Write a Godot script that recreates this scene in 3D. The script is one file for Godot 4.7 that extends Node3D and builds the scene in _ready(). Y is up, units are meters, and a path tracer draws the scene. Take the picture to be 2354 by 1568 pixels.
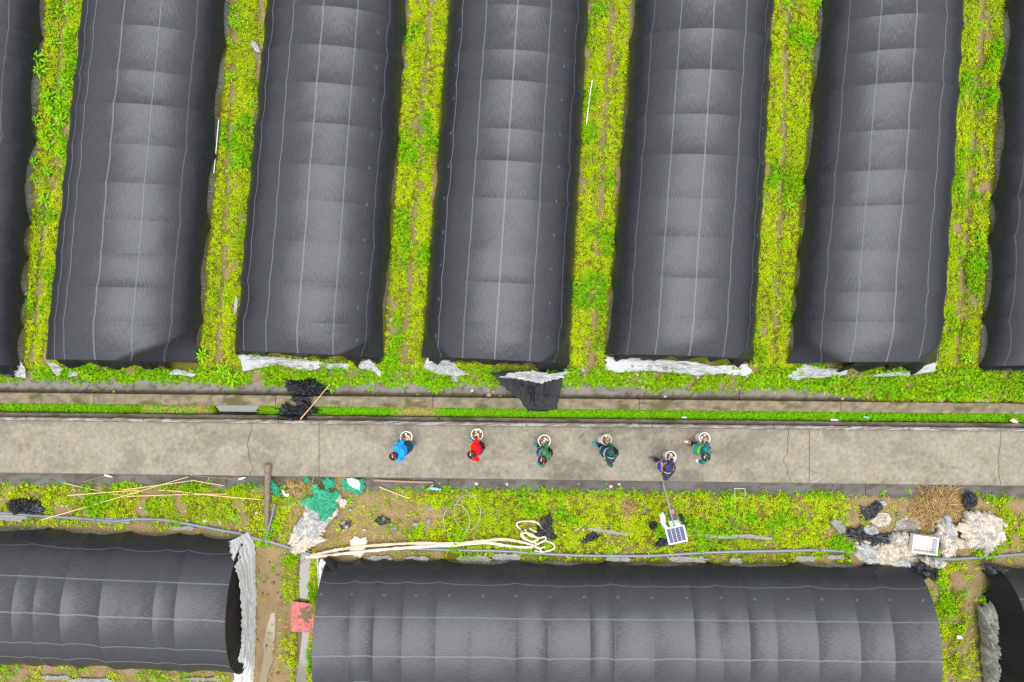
extends Node3D
# A drone looks straight down on shade-net tunnels, a concrete lane and six people carrying buckets.
# x runs right in the picture, z runs down in the picture, y is up; the camera hangs over (0, 0).
const H := 19.65      # camera height, metres
const S := 80.0       # picture units per metre on the ground (picture is 2353 x 1568 of them)
const NU := 1177.0
const NV := 660.0

var rng := RandomNumberGenerator.new()
var n1 := FastNoiseLite.new()
var n2 := FastNoiseLite.new()
var n3 := FastNoiseLite.new()
var nr := FastNoiseLite.new()
var nw := FastNoiseLite.new()
var M := {}
var used := {}

# ---------- small helpers ----------
func P(u: float, v: float, y := 0.0) -> Vector3:      # the point at height y above the spot (u, v) of the survey
	var k := (H - y) / H / S
	return Vector3((u - NU) * k, y, (v - NV) * k)

func UV(p: Vector3) -> Vector2:
	var k := H / (H - p.y) * S
	return Vector2(p.x * k + NU, p.z * k + NV)

func lin(r: float, g: float, b: float) -> Color:
	return Color(r, g, b).linear_to_srgb()

func sstep(a: float, b: float, x: float) -> float:
	var t := clampf((x - a) / (b - a), 0.0, 1.0)
	return t * t * (3.0 - 2.0 * t)

func noise_tex(freq: float, lo: float, hi: float, size := 512, octaves := 4, seed_ := 1, kind := FastNoiseLite.TYPE_SIMPLEX_SMOOTH, normal := false, strength := 4.0) -> NoiseTexture2D:
	var n := FastNoiseLite.new()
	n.noise_type = kind
	n.frequency = freq
	n.seed = seed_
	n.fractal_octaves = octaves
	var t := NoiseTexture2D.new()
	t.width = size
	t.height = size
	t.seamless = true
	t.noise = n
	if normal:
		t.as_normal_map = true
		t.bump_strength = strength
	else:
		var g := Gradient.new()
		g.set_color(0, Color(lo, lo, lo))
		g.set_color(1, Color(hi, hi, hi))
		t.color_ramp = g
	return t

func mat(called: String, c: Color, rough := 0.8, spec := 0.5) -> StandardMaterial3D:
	var m := StandardMaterial3D.new()
	m.resource_name = called
	m.albedo_color = c
	m.roughness = rough
	m.metallic_specular = spec
	m.cull_mode = BaseMaterial3D.CULL_DISABLED
	M[called] = m
	return m

func grain(m: StandardMaterial3D, tex: Texture2D, scale: float, bump: Texture2D = null, depth := 0.6) -> void:
	m.uv1_triplanar = true
	m.uv1_world_triplanar = true
	m.uv1_scale = Vector3.ONE * scale
	if tex:
		m.albedo_texture = tex
	if bump:
		m.normal_enabled = true
		m.normal_texture = bump
		m.normal_scale = depth

func numbered(called: String) -> String:
	if not used.has(called):
		used[called] = 0
		return called
	used[called] += 1
	return "%s_%03d" % [called, used[called]]

func tag(o: Node, label: String, category: String, group := "", kind := "") -> void:
	if label: o.set_meta("label", label)
	if category: o.set_meta("category", category)
	if group: o.set_meta("group", group)
	if kind: o.set_meta("kind", kind)

func thing(called: String, at: Vector3, label: String, category: String, group := "") -> Node3D:
	var o := Node3D.new()
	o.name = numbered(called)
	add_child(o)
	o.position = at
	tag(o, label, category, group)
	return o

func one(called: String, mesh: Mesh, m: Material, at: Vector3, label: String, category: String, group := "", kind := "") -> MeshInstance3D:
	var o := MeshInstance3D.new()
	o.name = numbered(called)
	o.mesh = mesh
	o.material_override = m
	add_child(o)
	o.position = at
	tag(o, label, category, group, kind)
	return o

func part(parent: Node3D, called: String, mesh: Mesh, m: Material, at := Vector3.ZERO) -> MeshInstance3D:
	var o := MeshInstance3D.new()
	o.name = called
	o.mesh = mesh
	o.material_override = m
	parent.add_child(o, true)
	o.position = at
	return o

func arrays(v: PackedVector3Array, idx: PackedInt32Array, uv := PackedVector2Array(), col := PackedColorArray(), up := false) -> ArrayMesh:
	var nn := PackedVector3Array()
	nn.resize(v.size())
	for i in range(0, idx.size(), 3):
		var a := idx[i]
		var b := idx[i + 1]
		var c := idx[i + 2]
		var f := (v[c] - v[a]).cross(v[b] - v[a])
		nn[a] += f
		nn[b] += f
		nn[c] += f
	for i in nn.size():
		var q := nn[i]
		if up and q.y < 0.0:
			q = -q
		nn[i] = q.normalized() if q.length_squared() > 1e-18 else Vector3.UP
	var arr := []
	arr.resize(Mesh.ARRAY_MAX)
	arr[Mesh.ARRAY_VERTEX] = v
	arr[Mesh.ARRAY_NORMAL] = nn
	arr[Mesh.ARRAY_INDEX] = idx
	if uv.size(): arr[Mesh.ARRAY_TEX_UV] = uv
	if col.size(): arr[Mesh.ARRAY_COLOR] = col
	var mesh := ArrayMesh.new()
	mesh.add_surface_from_arrays(Mesh.PRIMITIVE_TRIANGLES, arr)
	return mesh

func grid(v: PackedVector3Array, rows: int, cols: int, uv := PackedVector2Array(), col := PackedColorArray(), flip := false, wrap := false) -> ArrayMesh:
	var idx := PackedInt32Array()
	var last := cols if wrap else cols - 1
	for r in rows - 1:
		for c in last:
			var a := r * cols + c
			var b := r * cols + (c + 1) % cols
			var d := a + cols
			var e := b + cols
			if flip: idx.append_array([a, d, b, b, d, e])
			else: idx.append_array([a, b, d, b, e, d])
	return arrays(v, idx, uv, col)

# several shapes collected into one mesh
class Shape:
	var v := PackedVector3Array()
	var i := PackedInt32Array()
	var c := PackedColorArray()
	func quad(a: Vector3, b: Vector3, d: Vector3, e: Vector3) -> void:
		var n := v.size()
		v.append_array([a, b, d, e])
		i.append_array([n, n + 1, n + 2, n, n + 2, n + 3])
	func tri(a: Vector3, b: Vector3, d: Vector3) -> void:
		var n := v.size()
		v.append_array([a, b, d])
		i.append_array([n, n + 1, n + 2])

func box(size: Vector3, bevel := 0.0) -> ArrayMesh:        # box standing on its base centre
	var s := Shape.new()
	var hx := size.x / 2.0
	var hz := size.z / 2.0
	var y1 := size.y
	var b := minf(bevel, minf(minf(hx, hz), y1) * 0.45)
	var rings := [[0.0, 0.0], [y1 - b, 0.0], [y1, b]] if b > 0.0 else [[0.0, 0.0], [y1, 0.0]]
	var pts := []
	for r in rings:
		var x: float = hx - r[1]
		var z: float = hz - r[1]
		pts.append([Vector3(-x, r[0], -z), Vector3(x, r[0], -z), Vector3(x, r[0], z), Vector3(-x, r[0], z)])
	for k in pts.size() - 1:
		for j in 4:
			s.quad(pts[k][j], pts[k + 1][j], pts[k + 1][(j + 1) % 4], pts[k][(j + 1) % 4])
	var t: Array = pts[-1]
	s.quad(t[0], t[3], t[2], t[1])
	var o: Array = pts[0]
	s.quad(o[0], o[1], o[2], o[3])
	return arrays(s.v, s.i)

func tube(pts: Array, r0: float, r1 := -1.0, sides := 8, squash := 1.0) -> ArrayMesh:
	if r1 < 0.0: r1 = r0
	var v := PackedVector3Array()
	var n := pts.size()
	for i in n:
		var d: Vector3 = (pts[mini(i + 1, n - 1)] - pts[maxi(i - 1, 0)]).normalized()
		var side := d.cross(Vector3.UP)
		if side.length() < 0.05: side = Vector3.RIGHT
		side = side.normalized()
		var up := side.cross(d).normalized()
		var r := lerpf(r0, r1, float(i) / maxf(n - 1, 1))
		for k in sides:
			var a := TAU * k / sides
			v.append(pts[i] + side * cos(a) * r + up * sin(a) * r * squash)
	var idx := PackedInt32Array()
	for i in n - 1:
		for k in sides:
			var a := i * sides + k
			var b := i * sides + (k + 1) % sides
			idx.append_array([a, a + sides, b, b, a + sides, b + sides])
	for e in [0, n - 1]:
		var c0 := v.size()
		v.append(pts[e])
		for k in sides: v.append(v[e * sides + k])
		for k in sides:
			var k2 := (k + 1) % sides
			if e == 0: idx.append_array([c0, c0 + 1 + k, c0 + 1 + k2])
			else: idx.append_array([c0, c0 + 1 + k2, c0 + 1 + k])
	return arrays(v, idx)

func smooth_path(src: Array, each := 6) -> Array:
	var c := Curve3D.new()
	for i in src.size():
		var p: Vector3 = src[i]
		var d: Vector3 = (src[mini(i + 1, src.size() - 1)] - src[maxi(i - 1, 0)]) / 6.0
		c.add_point(p, -d, d)
	var out := []
	for i in src.size() - 1:
		for k in each: out.append(c.sample(i, float(k) / each))
	out.append(src[-1])
	return out

func lathe(profile: Array, sides := 24, sx := 1.0, sz := 1.0) -> ArrayMesh:   # profile of Vector2(radius, y)
	var v := PackedVector3Array()
	for p in profile:
		for k in sides:
			var a := TAU * k / sides
			v.append(Vector3(cos(a) * p.x * sx, p.y, sin(a) * p.x * sz))
	return grid(v, profile.size(), sides, PackedVector2Array(), PackedColorArray(), true, true)

func draped(u: float, v: float) -> float:      # height of the ledge, the coping and the drain under a draped sheet
	var w := v - 0.0108 * u
	var low := 0.04 if u < 1000.0 else 0.24
	var h := low + (0.26 - low) * sstep(888.0, 902.0, w) - 0.34 * sstep(926.0, 936.0, w) + 0.18 * sstep(944.0, 949.0, w)
	return h + 0.16 * (1.0 - sstep(842.0, 862.0, w + 13.0)) * (1.0 if u > 1000.0 else 0.0)

# a crumpled sheet: star-shaped outline [u, v] in survey units, lying at height y on the ground, with folds
func sheet(poly: Array, y: float, amp: float, freq := 3.0, dome := 0.0, seed_ := 0, rings := 16, spokes := 72, stretch := Vector2.ONE, ragged := 0.03, swirl := 0.0, drape := false) -> Dictionary:
	var c := Vector2.ZERO
	for p in poly: c += Vector2(p[0], p[1])
	c /= poly.size()
	var ring := []
	var total := 0.0
	var lens := []
	for i in poly.size():
		var a := Vector2(poly[i][0], poly[i][1])
		var b := Vector2(poly[(i + 1) % poly.size()][0], poly[(i + 1) % poly.size()][1])
		lens.append(a.distance_to(b))
		total += lens[-1]
	for k in spokes:
		var d := total * k / spokes
		var i := 0
		while d > lens[i] and i < lens.size() - 1:
			d -= lens[i]
			i += 1
		var a := Vector2(poly[i][0], poly[i][1])
		var b := Vector2(poly[(i + 1) % poly.size()][0], poly[(i + 1) % poly.size()][1])
		ring.append(a.lerp(b, clampf(d / maxf(lens[i], 0.001), 0, 1)))
	var base := P(c.x, c.y, 0.0)
	var v := PackedVector3Array()
	var uv := PackedVector2Array()
	for r in rings + 1:
		var rho := float(r) / rings
		for k in spokes:
			var q: Vector2 = c.lerp(ring[k], rho * (1.0 + ragged * (1.3 * nw.get_noise_2d(k * 13.0, seed_ * 71.0) + nw.get_noise_2d(k * 47.0, seed_ * 31.0 + 9.0))))
			var g := P(q.x, q.y, y)
			var loc := Vector2(g.x - base.x, g.z - base.z)
			var ang := swirl * (seed_ * 0.7 + 1.6 * nw.get_noise_2d(g.x * 45.0, g.z * 45.0 + seed_))
			loc = loc.rotated(ang)
			var sx := loc.x * stretch.x * freq * 2.0 + seed_ * 17.3 + 0.5 * nw.get_noise_2d(g.x * 110.0, g.z * 110.0 + seed_)
			var sz := loc.y * stretch.y * freq * 2.0 + 0.5 * nw.get_noise_2d(g.x * 110.0 + 300.0, g.z * 110.0 + seed_)
			var fold := 1.0 - absf(nr.get_noise_2d(sx * 20.0, sz * 20.0)) * 2.2
			var fold2 := 1.0 - absf(nr.get_noise_2d(sx * 42.0 + 90.0, sz * 42.0)) * 2.0
			var hgt := y + dome * sqrt(maxf(0.0, 1.0 - rho * rho)) + amp * (fold * 0.82 + fold2 * 0.18) * (0.25 + 0.75 * (1.0 - pow(rho, 4.0)))
			hgt = maxf(hgt, y - 0.02) + (draped(q.x, q.y) if drape else 0.0)
			v.append(Vector3(g.x - base.x, hgt, g.z - base.z))
			uv.append(Vector2(g.x, g.z))
	return {"mesh": grid(v, rings + 1, spokes, uv, PackedColorArray(), false, true), "at": base}

# a strip between two edges (arrays of points with the same count), folded across
func strip(top: Array, bottom: Array, cols: int, rows: int, amp: float, freq: float, seed_: int, across := 40.0) -> ArrayMesh:
	var v := PackedVector3Array()
	var uv := PackedVector2Array()
	for r in rows:
		var t := float(r) / (rows - 1)
		for c in cols:
			var s := float(c) / (cols - 1) * (top.size() - 1)
			var i := mini(int(s), top.size() - 2)
			var f := s - i
			var a: Vector3 = top[i].lerp(top[i + 1], f)
			var b: Vector3 = bottom[i].lerp(bottom[i + 1], f)
			var p := a.lerp(b, t)
			p += (b - a).normalized() * 0.09 * (t - 0.5) * 2.0 * (nw.get_noise_2d(s * 170.0, seed_ * 19.0 + t) + 0.5 * nw.get_noise_2d(s * 480.0, seed_ * 5.0))
			var w := 1.0 - absf(nr.get_noise_2d(s * freq * 30.0 + seed_ * 50.0, t * across + seed_)) * 2.2
			p.y += amp * w * (0.3 + 0.7 * sin(PI * clampf(t * 0.9 + 0.08, 0, 1)))
			v.append(p)
			uv.append(Vector2(p.x, p.z))
	return grid(v, rows, cols, uv)

func flat_ribbon(pts: Array, width: float, wob := 0.01, seed_ := 0, sides := 3) -> ArrayMesh:
	var v := PackedVector3Array()
	for i in pts.size():
		var d: Vector3 = (pts[mini(i + 1, pts.size() - 1)] - pts[maxi(i - 1, 0)])
		d.y = 0
		var side := d.normalized().cross(Vector3.UP)
		var w := width * (1.0 + 0.35 * nw.get_noise_2d(i * 19.0, seed_ * 31.0))
		for k in sides:
			var t := float(k) / (sides - 1) - 0.5
			v.append(pts[i] + side * w * t + Vector3(0, wob * nw.get_noise_2d(i * 40.0 + k * 30.0, seed_ * 11.0) + wob * (1.0 - 4.0 * t * t), 0))
	return grid(v, pts.size(), sides)

# ---------- smooth bodies: capsules joined by a smooth minimum, meshed as surface nets ----------
func field_mesh(bones: Array, cell: float, k: float, into: Shape, colour := Color(-1, 0, 0)) -> void:
	var lo := Vector3.ONE * 1e6
	var hi := -lo
	for b in bones:
		var r := maxf(b[2], b[3]) + cell * 3.0 + k
		for e in 2:
			lo = lo.min(b[e] - Vector3.ONE * r)
			hi = hi.max(b[e] + Vector3.ONE * r)
	var nx := int((hi.x - lo.x) / cell) + 2
	var ny := int((hi.y - lo.y) / cell) + 2
	var nz := int((hi.z - lo.z) / cell) + 2
	var f := PackedFloat32Array()
	f.resize(nx * ny * nz)
	f.fill(1000.0)
	var mark := PackedByteArray()
	mark.resize(nx * ny * nz)
	var active := PackedInt32Array()
	var sx := 1
	var sy := nx
	var sz := nx * ny
	for b in bones:
		var A: Vector3 = b[0]
		var B: Vector3 = b[1]
		var ra: float = b[2]
		var rb: float = b[3]
		var r := maxf(ra, rb) + cell * 2.0 + k
		var mn := (A.min(B) - Vector3.ONE * r - lo) / cell
		var mx := (A.max(B) + Vector3.ONE * r - lo) / cell
		var ab := B - A
		var l2 := maxf(ab.length_squared(), 1e-9)
		for z in range(maxi(0, int(mn.z)), mini(nz - 1, int(mx.z) + 1)):
			for y in range(maxi(0, int(mn.y)), mini(ny - 1, int(mx.y) + 1)):
				for x in range(maxi(0, int(mn.x)), mini(nx - 1, int(mx.x) + 1)):
					var p := lo + Vector3(x, y, z) * cell
					var t := clampf((p - A).dot(ab) / l2, 0.0, 1.0)
					var d := p.distance_to(A + ab * t) - lerpf(ra, rb, t)
					var id := x + y * sy + z * sz
					var o := f[id]
					if o < 900.0:
						var h := maxf(k - absf(o - d), 0.0) / k
						f[id] = minf(o, d) - h * h * k * 0.25
					else:
						f[id] = d
					if mark[id] == 0 and absf(d) < cell * 2.0 + k * 0.5:
						mark[id] = 1
						active.append(id)
	var vert := {}
	var corners := [0, sx, sy, sx + sy, sz, sx + sz, sy + sz, sx + sy + sz]
	var edges := [[0, 1], [2, 3], [4, 5], [6, 7], [0, 2], [1, 3], [4, 6], [5, 7], [0, 4], [1, 5], [2, 6], [3, 7]]
	var first := into.v.size()
	for id in active:
		var x := id % nx
		var y := (id / nx) % ny
		var z := id / sz
		if x >= nx - 1 or y >= ny - 1 or z >= nz - 1: continue
		var inside := 0
		for c in corners:
			if f[id + c] < 0.0: inside += 1
		if inside == 0 or inside == 8: continue
		var sum := Vector3.ZERO
		var cnt := 0
		for e in edges:
			var fa := f[id + corners[e[0]]]
			var fb := f[id + corners[e[1]]]
			if (fa < 0.0) != (fb < 0.0):
				var t := clampf(fa / (fa - fb), 0.0, 1.0)
				var ca: int = e[0]
				var cb: int = e[1]
				var pa := Vector3(ca & 1, (ca >> 1) & 1, (ca >> 2) & 1)
				var pb := Vector3(cb & 1, (cb >> 1) & 1, (cb >> 2) & 1)
				sum += pa.lerp(pb, t)
				cnt += 1
		vert[id] = into.v.size()
		into.v.append(lo + (Vector3(x, y, z) + sum / cnt) * cell)
		if colour.r >= 0.0: into.c.append(colour)
	for id in vert:
		for ax in 3:
			var s: int = [sx, sy, sz][ax]
			var s1: int = [sy, sz, sx][ax]
			var s2: int = [sz, sx, sy][ax]
			var fa := f[id]
			var fb := f[id + s]
			if (fa < 0.0) == (fb < 0.0): continue
			var a: int = vert.get(id, -1)
			var b: int = vert.get(id - s1, -1)
			var c: int = vert.get(id - s1 - s2, -1)
			var d: int = vert.get(id - s2, -1)
			if a < 0 or b < 0 or c < 0 or d < 0: continue
			if fa < 0.0: into.i.append_array([a, c, b, a, d, c])
			else: into.i.append_array([a, b, c, a, c, d])

func body(bones: Array, cell: float, k: float) -> ArrayMesh:
	var s := Shape.new()
	field_mesh(bones, cell, k, s)
	return arrays(s.v, s.i)

func _ready() -> void:
	rng.seed = 20240611
	n1.seed = 3; n1.frequency = 0.35; n1.fractal_octaves = 4
	n2.seed = 8; n2.frequency = 1.6; n2.fractal_octaves = 3
	n3.seed = 15; n3.frequency = 6.0; n3.fractal_octaves = 2
	nr.seed = 21; nr.frequency = 0.03; nr.fractal_octaves = 3
	nw.seed = 33; nw.frequency = 0.02; nw.fractal_octaves = 2
	# camera: straight down, lens shifted a little
	var cam := Camera3D.new()
	cam.name = "camera"
	add_child(cam)
	cam.position = Vector3(0, H, 0)
	cam.rotation_degrees = Vector3(-90, 0, 0)
	cam.projection = Camera3D.PROJECTION_FRUSTUM
	cam.near = 0.1
	cam.far = 900.0
	var f := H * S
	cam.size = 0.1 * 1568.0 / f
	cam.frustum_offset = Vector2(0, -0.1 * (784.0 - NV) / f)
	cam.current = true
	# bright overcast sky: lighter overhead than at the horizon
	var sky := ProceduralSkyMaterial.new()
	sky.sky_top_color = lin(0.97, 0.985, 1.0)
	sky.sky_horizon_color = lin(0.22, 0.225, 0.235)
	sky.sky_curve = 0.6
	sky.ground_bottom_color = lin(0.05, 0.06, 0.04)
	sky.ground_horizon_color = lin(0.2, 0.2, 0.2)
	sky.sun_angle_max = 1.0
	sky.energy_multiplier = 1.0
	var env := Environment.new()
	env.background_mode = Environment.BG_SKY
	env.sky = Sky.new()
	env.sky.sky_material = sky
	env.tonemap_mode = Environment.TONE_MAPPER_LINEAR
	env.tonemap_exposure = 3.3
	env.sdfgi_enabled = true
	env.ssao_enabled = true
	env.ssil_enabled = true
	var we := WorldEnvironment.new()
	we.name = "environment"
	we.environment = env
	add_child(we)
	var sun := DirectionalLight3D.new()
	sun.name = "sun"
	sun.light_energy = 0.5
	sun.light_angular_distance = 58.0
	sun.light_color = Color(0.985, 0.992, 1.0)
	sun.shadow_enabled = true
	sun.rotation_degrees = Vector3(-84, 24, 0)
	add_child(sun)

	materials()
	build_ground()
	build_lane()
	build_tunnels()
	build_ends()
	build_bank()
	build_plants()
	build_small()
	build_people()

func materials() -> void:
	var fine := noise_tex(0.05, 0.62, 1.0, 512, 5, 4)
	var fine_n := noise_tex(0.06, 0, 1, 512, 5, 5, FastNoiseLite.TYPE_SIMPLEX_SMOOTH, true, 5.0)
	var m := mat("soil", Color.WHITE, 0.95, 0.3)
	m.vertex_color_use_as_albedo = true
	grain(m, noise_tex(0.06, 0.45, 1.0, 512, 5, 6), 1.3, fine_n, 1.0)
	m = mat("far_soil", lin(0.10, 0.10, 0.03), 0.95)
	m = mat("concrete", Color.WHITE, 0.8, 0.4)
	m.vertex_color_use_as_albedo = true
	grain(m, noise_tex(0.14, 0.42, 1.0, 1024, 6, 7), 0.6, fine_n, 0.5)
	m = mat("road_concrete", Color.WHITE, 0.85, 0.35)
	m.vertex_color_use_as_albedo = true
	var rt := noise_tex(0.013, 0, 1, 2048, 8, 27)
	var rg := Gradient.new()
	rg.offsets = PackedFloat32Array([0.0, 0.22, 0.4, 0.55, 0.72, 1.0])
	rg.colors = PackedColorArray([Color(0.56, 0.55, 0.51), Color(0.73, 0.72, 0.69), Color(0.765, 0.75, 0.715), Color(0.79, 0.775, 0.735), Color(0.82, 0.80, 0.75), Color(0.95, 0.92, 0.84)])
	rt.noise.fractal_gain = 0.62
	rt.color_ramp = rg
	grain(m, rt, 0.23)
	# shade net: black woven plastic, long threads
	m = mat("net", lin(0.0172, 0.0175, 0.0255), 0.49, 0.50)
	var g := noise_tex(0.11, 0.58, 1.0, 512, 4, 9)
	m.albedo_texture = g
	m.uv1_scale = Vector3(2.2, 0.16, 1.0)
	m.normal_enabled = true
	m.normal_texture = noise_tex(0.12, 0, 1, 512, 3, 11, FastNoiseLite.TYPE_SIMPLEX_SMOOTH, true, 3.0)
	m.normal_scale = 0.12
	m.roughness_texture = noise_tex(0.17, 0.76, 1.0, 512, 4, 10)
	m.roughness_texture_channel = BaseMaterial3D.TEXTURE_CHANNEL_RED
	mat("net_plain", lin(0.010, 0.010, 0.0115), 0.55, 0.30)
	mat("seam", lin(0.20, 0.205, 0.215), 0.7)
	mat("seam_blue", lin(0.085, 0.11, 0.14), 0.7)
	mat("mark", lin(0.10, 0.13, 0.18), 0.7)
	m = mat("side_film", lin(0.27, 0.27, 0.245), 0.5)
	grain(m, noise_tex(0.03, 0.45, 1.0, 256, 4, 12), 1.6)
	m = mat("white_film", Color(lin(0.52, 0.52, 0.53), 0.84), 0.33, 0.55)
	m.transparency = BaseMaterial3D.TRANSPARENCY_ALPHA
	grain(m, noise_tex(0.035, 0.55, 1.0, 512, 5, 13), 2.0)
	m = mat("clear_film", Color(lin(0.66, 0.665, 0.68), 0.66), 0.32, 0.6)
	m.transparency = BaseMaterial3D.TRANSPARENCY_ALPHA
	m = mat("old_film", lin(0.60, 0.525, 0.42), 0.6)
	grain(m, noise_tex(0.02, 0.6, 1.0, 512, 5, 14), 1.4)
	m = mat("grey_film", lin(0.30, 0.29, 0.25), 0.5)
	grain(m, noise_tex(0.03, 0.5, 1.0, 512, 5, 19), 1.4)
	mat("tape", lin(0.40, 0.31, 0.215), 0.6)
	mat("black_plastic", lin(0.014, 0.0145, 0.018), 0.27, 0.5)
	m = mat("green_mesh", Color(lin(0.04, 0.50, 0.27), 0.9), 0.75)
	m.transparency = BaseMaterial3D.TRANSPARENCY_ALPHA
	grain(m, noise_tex(0.03, 0.45, 1.0, 256, 4, 16), 2.2)
	mat("white_cloth", lin(0.6, 0.6, 0.62), 0.7)
	mat("hose", lin(0.10, 0.11, 0.135), 0.4, 0.6)
	m = mat("log", lin(0.25, 0.18, 0.135), 0.85)
	grain(m, noise_tex(0.03, 0.5, 1.0, 256, 4, 17), 1.7)
	mat("bamboo", lin(0.50, 0.33, 0.17), 0.6)
	mat("old_wood", lin(0.26, 0.15, 0.11), 0.8)
	mat("straw", lin(0.36, 0.22, 0.08), 0.8)
	m = mat("stone", lin(0.42, 0.33, 0.27), 0.8)
	grain(m, fine, 3.0)
	m = mat("grey_stone", lin(0.26, 0.24, 0.21), 0.8)
	grain(m, fine, 3.0)
	m = mat("pale_stone", lin(0.56, 0.50, 0.45), 0.75)
	grain(m, fine, 3.0)
	m = mat("mud_water", lin(0.16, 0.125, 0.08), 0.06, 0.5)
	m = mat("grey_water", lin(0.13, 0.112, 0.085), 0.05, 0.5)
	m = mat("drain_water", lin(0.06, 0.062, 0.06), 0.04, 0.5)
	m = mat("red_board", lin(0.56, 0.10, 0.075), 0.5)
	grain(m, noise_tex(0.02, 0.55, 1.0, 256, 4, 18), 1.2)
	m = mat("mud", lin(0.23, 0.155, 0.085), 0.85)
	grain(m, noise_tex(0.05, 0.5, 1.0, 256, 5, 20), 1.5, fine_n, 0.8)
	mat("white_plastic", lin(0.55, 0.55, 0.555), 0.4)
	mat("cream_plastic", lin(0.46, 0.40, 0.31), 0.6)
	mat("grey_plastic", lin(0.24, 0.25, 0.24), 0.35)
	mat("panel_cell", lin(0.022, 0.024, 0.075), 0.15, 0.6)
	mat("panel_back", lin(0.62, 0.64, 0.66), 0.3)
	mat("steel", lin(0.30, 0.30, 0.29), 0.4)
	mat("box_grey", lin(0.065, 0.065, 0.07), 0.6)
	mat("red_label", lin(0.62, 0.12, 0.09), 0.6)
	mat("pale_green", lin(0.38, 0.50, 0.42), 0.5)
	mat("teal_plastic", lin(0.12, 0.40, 0.36), 0.3)
	for leaf in [["leaf", Color.WHITE], ["weed_leaf", lin(0.15, 0.33, 0.006)], ["fern_leaf", lin(0.16, 0.32, 0.012)], ["dark_leaf", lin(0.05, 0.15, 0.025)]]:
		m = mat(leaf[0], leaf[1], 0.7, 0.15)
		m.backlight_enabled = true
		m.backlight = lin(0.09, 0.14, 0.0)
	M["leaf"].vertex_color_use_as_albedo = true

# ---------- ground ----------
func line(v0: float, k: float, u: float) -> float:
	return v0 + k * u

func v_road_n(u: float) -> float: return 967.0 + 0.01105 * u
func v_road_s(u: float) -> float: return 1086.5 + 0.013 * u
func v_cover_n(u: float) -> float:       # where the green stops at the north ledge
	return 870.0 + 0.0135 * u + 9.0 * nw.get_noise_2d(u * 0.35, 5.0) + 7.0 * nw.get_noise_2d(u * 2.2, 50.0) + 34.0 * sstep(1880, 2060, u)
func v_cover_s(u: float) -> float:       # where the green starts at the south ledge
	return 1111.0 + 0.0135 * u + 8.0 * nw.get_noise_2d(u * 0.5, 105.0) + 6.0 * nw.get_noise_2d(u * 2.5, 150.0)

const FURROW := [[545, 500], [990, 928], [1405, 1362], [1815, 1780], [2262, 2200], [150, 72], [600, 560]]

func ground_h(p: Vector3) -> float:
	var q := Vector2(p.x * S + NU, p.z * S + NV)
	var h := 0.03 * n1.get_noise_2d(p.x * 2.0, p.z * 2.0) + 0.02 * n2.get_noise_2d(p.x * 2.0, p.z * 2.0) + 0.008 * n3.get_noise_2d(p.x, p.z)
	if q.y < 1020.0:
		var e := v_cover_n(q.x)
		h += lerpf(0.05, -0.10, sstep(e - 14.0, e + 8.0, q.y))
		if q.y < 850.0:
			for g in FURROW:
				var cx := lerpf(g[0], g[1], clampf(q.y / 830.0, -1.0, 1.0)) + 5.0 * nw.get_noise_2d(q.y * 0.7, g[0])
				var d := absf(q.x - cx)
				if d < 30.0: h -= 0.13 * (1.0 - d / 30.0)
		if q.y > 903.0 + 0.011 * q.x: h = -0.34 + 0.05 * n2.get_noise_2d(p.x * 2.0, p.z * 2.0)
		if q.y > 955.0 + 0.011 * q.x: h = -0.12
	else:
		var e := v_cover_s(q.x)
		h += lerpf(-0.14, 0.06, sstep(e - 10.0, e + 12.0, q.y))
		# water ditch between the two southern tunnels, and the trodden lane beside it
		if q.y > 1255.0:
			var d := absf(q.x - (700.0 - 0.03 * (q.y - 1265.0) + 3.0 * nw.get_noise_2d(q.y * 2.0, 9.0)))
			if d < 26.0: h -= 0.22 * (1.0 - sstep(8.0, 26.0, d))
			if q.x > 585.0 and q.x < 668.0:
				var r := absf(q.x - (625.0 - 0.10 * (q.y - 1400.0)))
				h += 0.02 * n2.get_noise_2d(p.x * 5.0, p.z * 5.0) + 0.025 * n3.get_noise_2d(p.x * 1.4, p.z * 1.4)
				h -= 0.13 * (1.0 - sstep(6.0, 22.0, r)) * sstep(1385.0, 1420.0, q.y)
			var d2 := absf(q.x - (2190.0 - 0.02 * (q.y - 1290.0)))
			if d2 < 22.0: h -= 0.16 * (1.0 - d2 / 22.0)
		if q.y < 1098.0 + 0.013 * q.x and q.y < 1200.0: h = minf(h, -0.08)
	return h

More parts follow.
